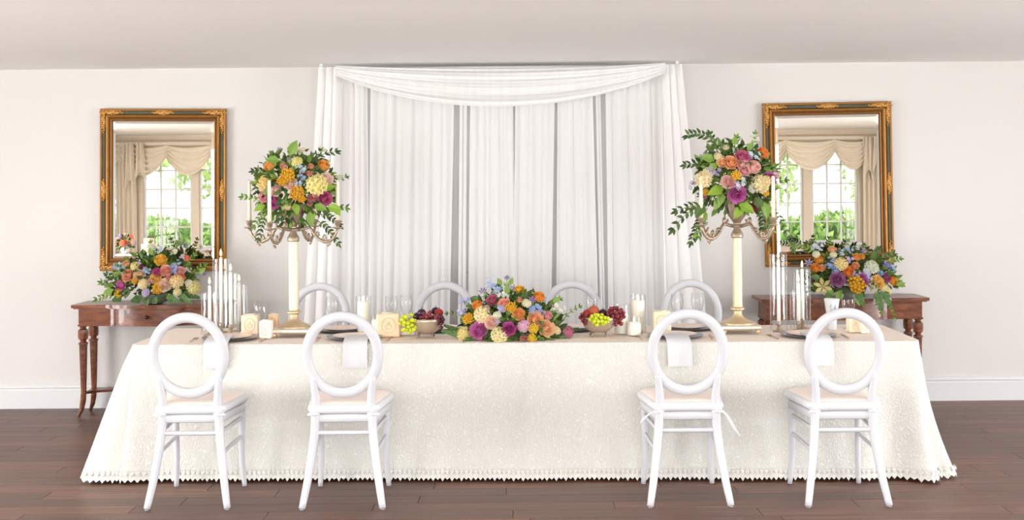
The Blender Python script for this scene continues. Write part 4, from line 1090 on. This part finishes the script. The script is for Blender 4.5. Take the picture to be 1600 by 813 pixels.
# square votive holders with an oval crest
def votive(label, px, d, wd, h, rgb, rz, em=0):
    root = thing('square_votive', label, 'votive holder', on_table(px, d), rz, 'square votive holders')
    m = mat('votive_%d' % rgb[2], rgb, .45, sss=.25, var=.03, vscale=20)
    a = wd/2; MB().bbox((-a,-a,.001), (a,a,h), .006).build('body', m, root)
    mo = mat('votive_relief', (236, 206, 168), .5)
    b = MB(); n = 28                                    # crest: oval wreath round a curling letter
    b.tube([(.30*wd*math.cos(2*PI*k/n), -a-.001, h*.52+.32*h*math.sin(2*PI*k/n)) for k in range(n)], .0022, 6, True)
    for s in (-1, 1): b.tube([(s*.04*wd+s*.10*wd*math.sin(t*5), -a-.001, h*(.36+.32*t)) for t in [k/9 for k in range(10)]], .002, 5)
    b.tube([(-.13*wd,-a-.001,h*.52),(0,-a-.001,h*.55),(.13*wd,-a-.001,h*.52)], .0018, 5)
    b.build('crest', mo, root, True)
    MB().lathe([(a*.62,h),(a*.62,h+.003),(0,h+.002)], 18).build('wax_top', M_waxw, root, True)
votive('cream square votive with a crest, between the tall hurricanes and a goblet', 392, 7.22, .1, .118, (250, 228, 200), R(4))
votive('white square votive with a crest, left beside the left candelabrum base', 416, 7.0, .066, .105, (250, 247, 238), R(-6))
votive('peach box-shaped votive peeking out behind the white crested votive', 428, 7.31, .06, .11, (246, 214, 178), R(0))
votive('large glowing peach square votive left of the green grapes', 607, 7.06, .13, .135, (251, 220, 186), R(5))  # candle glow put into the peach body colour, no emission
votive('white square votive just behind the green grapes', 638, 7.12, .085, .118, (252, 244, 232), R(0))
votive('cream square votive with crest, behind the chair with dangling ribbon', 1034, 7.1, .105, .13, (250, 236, 204), R(-4))
votive('small cream votive with a crest seen through the rightmost chair ring', 1334, 7.05, .07, .10, (250, 234, 206), R(5))
votive('narrow ivory votive beside the small crested votive at far right', 1350, 7.0, .05, .105, (250, 240, 218), R(0))

# tumbler with an etched monogram
def tumbler():
    b = on_table(1300, 7.2); h = zpix(467, 7.2, 1300)
    root = thing('monogram_tumbler', 'flared frosted tumbler with blue monogram before the right console table', 'glass', b)
    MB().lathe([(.024,0),(.026,.01),(.030,.08),(.046,h),(.043,h),(.028,.085),(.02,.02),(0,.018)], 24).build('cup', mat('frosted_white_glass', (240, 242, 244), .25, trans=.25), root, True, 40)
    m = mat('etched_blue', (150, 162, 190), .5); mb = MB(); y0 = -.0425
    def st(pts): mb.tube([(x, y0 + .0005 - (z-.15)*.13, z) for x, z in pts], .0019, 5)
    zc = h*.74
    st([(-.014+.007*math.cos(t), zc+.012*math.sin(t)) for t in [PI*.3+k*PI*1.5/10 for k in range(11)]])
    st([(.003, zc-.014), (.006, zc), (.011, zc+.014), (.013, zc), (.017, zc-.014)]); st([(.004, zc-.002), (.016, zc-.002)])
    st([(-.02, zc-.018), (-.006, zc-.02), (.008, zc-.019), (.02, zc-.017)])
    mb.build('monogram', m, root, True)
tumbler()

# goblets
gob = MB().lathe2([(.034,.001),(.034,.003),(.006,.008),(.004,.03),(.004,.085),(.008,.092),(.028,.108),(.037,.135),(.039,.165),(.035,.205),(.034,.206)], 24).mesh('goblet', M_glass, True)
for px, d, lb in ((407, 7.12, 'between two square votives left of the left candelabrum'), (520, 7.36, 'behind the table setting beside the left candelabrum'), (612, 7.36, 'behind the large peach votive'), (635, 7.40, 'behind the white votive and green grapes'),
        (1058, 7.36, 'right behind the cream crested votive'), (1090, 7.40, 'left of the right candelabrum'), (925, 7.42, 'behind the right fruit bowl'), (1326, 7.24, 'at the far right, just right of the monogram tumbler')):
    o = put('wine_goblet', gob, None, on_table(px, d)); tag(o, 'clear wine goblet ' + lb, 'goblet', 'clear goblets')

# ------------------------------------------------------------------ place settings
chm = MB().lathe([(.10,0),(.115,.003),(.155,.012),(.160,.016),(.153,.0165),(.112,.007),(0,.006)], 36).mesh('charger', M_charger, True, 40)
plm = MB().lathe([(.07,0),(.08,.002),(.122,.013),(.124,.0155),(.118,.015),(.078,.006),(0,.005)], 36).mesh('plate', M_plate, True, 40)
def fork_mesh():
    b = MB(); b.tube([(0,-.10,.004),(0,-.05,.004),(0,.02,.005),(0,.045,.004)], [.006,.005,.0032,.006], 6, flat=.4, up=(0,0,1))
    b.box((-.012,.042,.002), (.012,.056,.0045))
    for k in range(4): b.box((-.012+k*.0067,.056,.002), (-.0085+k*.0067,.098,.0045))
    return b.mesh('fork', M_cut)
def knife_mesh():
    b = MB(); b.tube([(0,-.11,.005),(0,-.06,.005),(0,-.01,.005)], [.007,.0075,.005], 6, flat=.5, up=(0,0,1))
    b.add([(-.004,-.01,.002),(.008,-.01,.002),(.011,.06,.002),(.006,.1,.002),(-.004,.11,.002),(-.004,-.01,.005),(.004,-.01,.004),(.006,.06,.004),(.003,.1,.004),(-.004,.11,.004)],
          [(0,4,3,2,1),(5,6,7,8,9),(0,1,6,5),(1,2,7,6),(2,3,8,7),(3,4,9,8),(4,0,5,9)])
    return b.mesh('knife', M_cut)
fkm, knm = fork_mesh(), knife_mesh()
fedge = lambda x: TY - TD + (x-TX)*math.sin(TR)      # table edge nearest the camera
front = [(P(357,530,6.93).x, P(335,540,6.72).x, 'the leftmost near chair'), (P(553,530,6.93).x, P(554,540,6.7).x, 'the second near chair from the left'),
         (P(1055,530,6.9).x, P(1059,540,6.68).x, 'the near chair with the dangling ribbon'), (P(1262,530,6.9).x, P(1280,540,6.66).x, 'the rightmost near chair')]
for x, xn, nm in front:
    ye = fedge(x); c = Vector((x, ye+.20, TOP))
    tag(put('charger_plate', chm, None, c), 'pewter charger plate on the table in front of ' + nm, 'plate', 'pewter charger plates')
    tag(put('dinner_plate', plm, None, c+Vector((0,0,.0075))), 'blush dinner plate on the charger in front of ' + nm, 'plate', 'blush dinner plates')
    tag(put('fork', fkm, None, c+Vector((-.205,-.02,.0)), (0,0,R(4))), 'gilt fork left of the plate in front of ' + nm, 'fork', 'gilt forks')
    tag(put('knife', knm, None, c+Vector((.20,-.02,.0)), (0,0,R(-3))), 'gilt knife right of the plate in front of ' + nm, 'knife', 'gilt knives')
    # napkin hanging over the edge
    b = MB(); path = [(.16,.026),(.06,.025),(.03,.022),(.004,.0145),(-.018,.006),(-.03,-.012),(-.034,-.05),(-.035,-.09),(-.034,-.132)]; W2 = .066; nu = 9
    rg = random.Random(int(abs(x)*100)); ph = rg.random()*6
    yn = fedge(xn)
    for off in (0, .003):
        b.grid(nu, len(path), lambda i, j: (W2*(-1+2*i/(nu-1))*(1+.03*(j/8)) + .012*(j/8)*(1 if x > .5 else 0), path[j][0]*(1)+(-off if j > 4 else 0)-(.003*math.sin(i*1.3+ph)*(j/8)), path[j][1]+(off if j <= 4 else 0)))
    o = b.build('napkin', M_napkin, None, True); o.location = (xn, yn+.0, TOP)
    tag(o, 'white linen napkin hanging over the table edge at ' + nm, 'napkin', 'white napkins')
for px, nm in ((534, 'the far chair by the left candelabrum'), (690, 'the far chair left of the central flowers'), (893, 'the far chair right of the central flowers'), (1072, 'the far chair by the right candelabrum')):
    p = on_table(px, 7.28); p.y = TY+TD+(p.x-TX)*math.sin(TR)-.21
    tag(put('charger_plate', chm, None, p), 'pewter charger plate on the table facing ' + nm, 'plate', 'pewter charger plates')
    tag(put('dinner_plate', plm, None, p+Vector((0,0,.0075))), 'blush dinner plate on the charger facing ' + nm, 'plate', 'blush dinner plates')

# ------------------------------------------------------------------ fruit bowls
gm = MB().ball((0,0,0), 1, 9, 6).mesh('grape', None, True); gm.materials.append(None)
M_gg = mat('green_grape', (196, 206, 44), .25, sss=.2); M_rg = mat('red_grape', (128, 44, 54), .25, sss=.1); M_dg = mat('dark_grape', (84, 34, 52), .3)
M_plum = mat('dark_plum', (62, 26, 50), .3); M_app = mat('red_apple', (176, 34, 34), .25, var=.2, vscale=20); M_peach = mat('russet_peach', (186, 92, 60), .5, var=.15, vscale=20)
def bunch(label, p, pts, r, m):
    root = thing('grape_bunch', label, 'grapes', p)
    st = MB(); st.tube([(0,.01,.03),(0,0,.015),(.005,0,-.02)], .0022, 5); st.build('stem', M_stem, root)
    for q in pts:
        o = put('grape', gm, root, q, (0, 0, 0), r*random.uniform(.9,1.08)); o.material_slots[0].link = 'OBJECT'; o.material_slots[0].material = m
def spots(n, sx, sy, sz, seed, r):
    rg = random.Random(seed); out = []
    for _ in range(4000):
        if len(out) >= n: break
        a = Vector((rg.uniform(-1,1), rg.uniform(-1,1), rg.uniform(-1,1)))
        if a.length > 1: continue
        q = Vector((a.x*sx, a.y*sy, a.z*sz))
        if all((q-o).length > 1.7*r for o in out): out.append(q)
    return out
def bowl(label, px, d):
    b = on_table(px, d); root = thing('fruit_bowl', label, 'bowl', b, 0, 'silver fruit bowls')
    MB().lathe([(.03,.022),(.055,.03),(.085,.055),(.102,.095),(.106,.112),(.103,.113),(.098,.095),(.08,.058),(.05,.035),(0,.032)], 32).build('dish', mat('silver_bowl', (206, 190, 172), .3, .75, var=.08, vscale=30), root, True)
    for k in range(4):
        a = PI/4+k*PI/2; MB().tube([(.045*math.cos(a),.045*math.sin(a),.03),(.06*math.cos(a),.06*math.sin(a),.014),(.064*math.cos(a),.064*math.sin(a),.004)], [.008,.006,.008], 7).build('foot', M_silver, root, True)
    return b
b1 = bowl('silver footed fruit bowl left of the central flowers', 665, 6.98)
b2 = bowl('silver footed fruit bowl right of the central flowers', 936, 6.98)
def fruit(name, label, p, r, m, sc=(1,1,.93)):
    root = thing(name, label, name.split('_')[-1], p)
    MB().ball((0,0,0), r, 14, 10, sc).build('flesh', m, root, True)
    MB().tube([(0,0,r*.8),(.002,0,r*1.25)], .0016, 5).build('stalk', M_wick, root)
V = Vector
bunch('green grapes hanging over the left side of the left fruit bowl', b1+V((-.088,-.085,.09)), spots(24, .05, .032, .055, 1, .0115), .0125, M_gg)
bunch('red grapes heaped on the right half of the left fruit bowl', b1+V((.035,-.05,.125)), spots(26, .06, .045, .03, 2, .0105), .0115, M_rg)
bunch('dark grapes drooping over the right rim of the left fruit bowl', b1+V((.09,-.06,.098)), spots(12, .022, .03, .04, 3, .0105), .011, M_dg)
fruit('dark_plum', 'dark plum on top of the left fruit bowl', b1+V((-.022,.01,.14)), .026, M_plum)
fruit('dark_plum', 'dark plum at the back of the left fruit bowl behind red grapes', b1+V((.055,.055,.145)), .026, M_plum)
fruit('red_apple', 'small red apple on the right of the left fruit bowl', b1+V((.078,.0,.142)), .025, M_app)
fruit('dark_plum', 'dark plum low at the back left of the left fruit bowl', b1+V((-.05,.05,.115)), .027, M_plum)
bunch('green grapes over the front rim of the right fruit bowl', b2+V((-.005,-.105,.105)), spots(22, .055, .02, .034, 4, .0115), .0125, M_gg)
bunch('red grapes trailing over the right side of the right fruit bowl', b2+V((.092,-.03,.115)), spots(36, .05, .045, .055, 5, .0115), .0125, M_rg)
bunch('dark grapes at the left end of the right fruit bowl', b2+V((-.09,-.05,.105)), spots(12, .022, .03, .03, 6, .0105), .011, M_rg)
fruit('russet_peach', 'russet peach on top of the right fruit bowl', b2+V((-.03,.01,.142)), .034, M_peach)
fruit('red_apple', 'small red apple at the left of the right fruit bowl', b2+V((-.066,.015,.128)), .026, M_app)
fruit('dark_plum', 'dark plum in the middle of the right fruit bowl', b2+V((.025,.02,.128)), .027, M_plum)

# ------------------------------------------------------------------ cake table seen in the left mirror
ct = thing('cake_table', 'small white-clothed table with cake, reflected in the left mirror', 'table', (-5.2, 1.1, 0))
MB().lathe([(.40,.02),(.36,.4),(.345,.735),(.33,.75),(0,.75)], 40).build('cloth_skirt', M_napkin, ct, True, 50)
MB().lathe([(.03,0),(.03,.74)], 10).build('pedestal', M_trim, ct)
ck = thing('iced_cake', 'peach iced cake on the small table in the left mirror', 'cake', (-5.08, 1.1, .751))
MB().lathe([(.13,0),(.135,.012),(.05,.02),(.05,.025)], 24).build('cake_stand', M_trim, ck, True)
MB().lathe([(.105,.025),(.11,.03),(.11,.13),(.1,.138),(0,.14)], 28).build('lower_tier', mat('peach_icing', (248, 224, 204), .6), ck, True, 50)
MB().lathe([(.07,.14),(.072,.145),(.072,.21),(.065,.215),(0,.216)], 28).build('upper_tier', MATS['peach_icing'], ck, True, 50)
fb = thing('flower_arrangement', 'small bouquet beside the cake, reflected in the left mirror', 'flowers', (-5.42, 1.1, .751)); random.seed(41)
MB().lathe([(.04,0),(.06,.05),(.055,.1),(.05,.1),(0,.02)], 16).build('vase', M_trim, fb, True)
for i in range(26):
    d = Vector((random.gauss(0,1), random.gauss(0,1), abs(random.gauss(0,.8)))).normalized()
    flower(fb, random.choice('rrucd'), fb.location+Vector((0,0,.14))+d*.13, d, random.uniform(.028,.045), random.choice([CRL,PNK,LIL,CRM,SKY,BLU]))
b = MB()
for i in range(140):
    d = Vector((random.gauss(0,1), random.gauss(0,1), random.gauss(0,.8))).normalized()
    leaf_into(b, Vector((0,0,.14))+d*random.uniform(.03,.11), d, .06, .026)
b.build('greenery', M_leafd, fb)['kind'] = 'stuff'
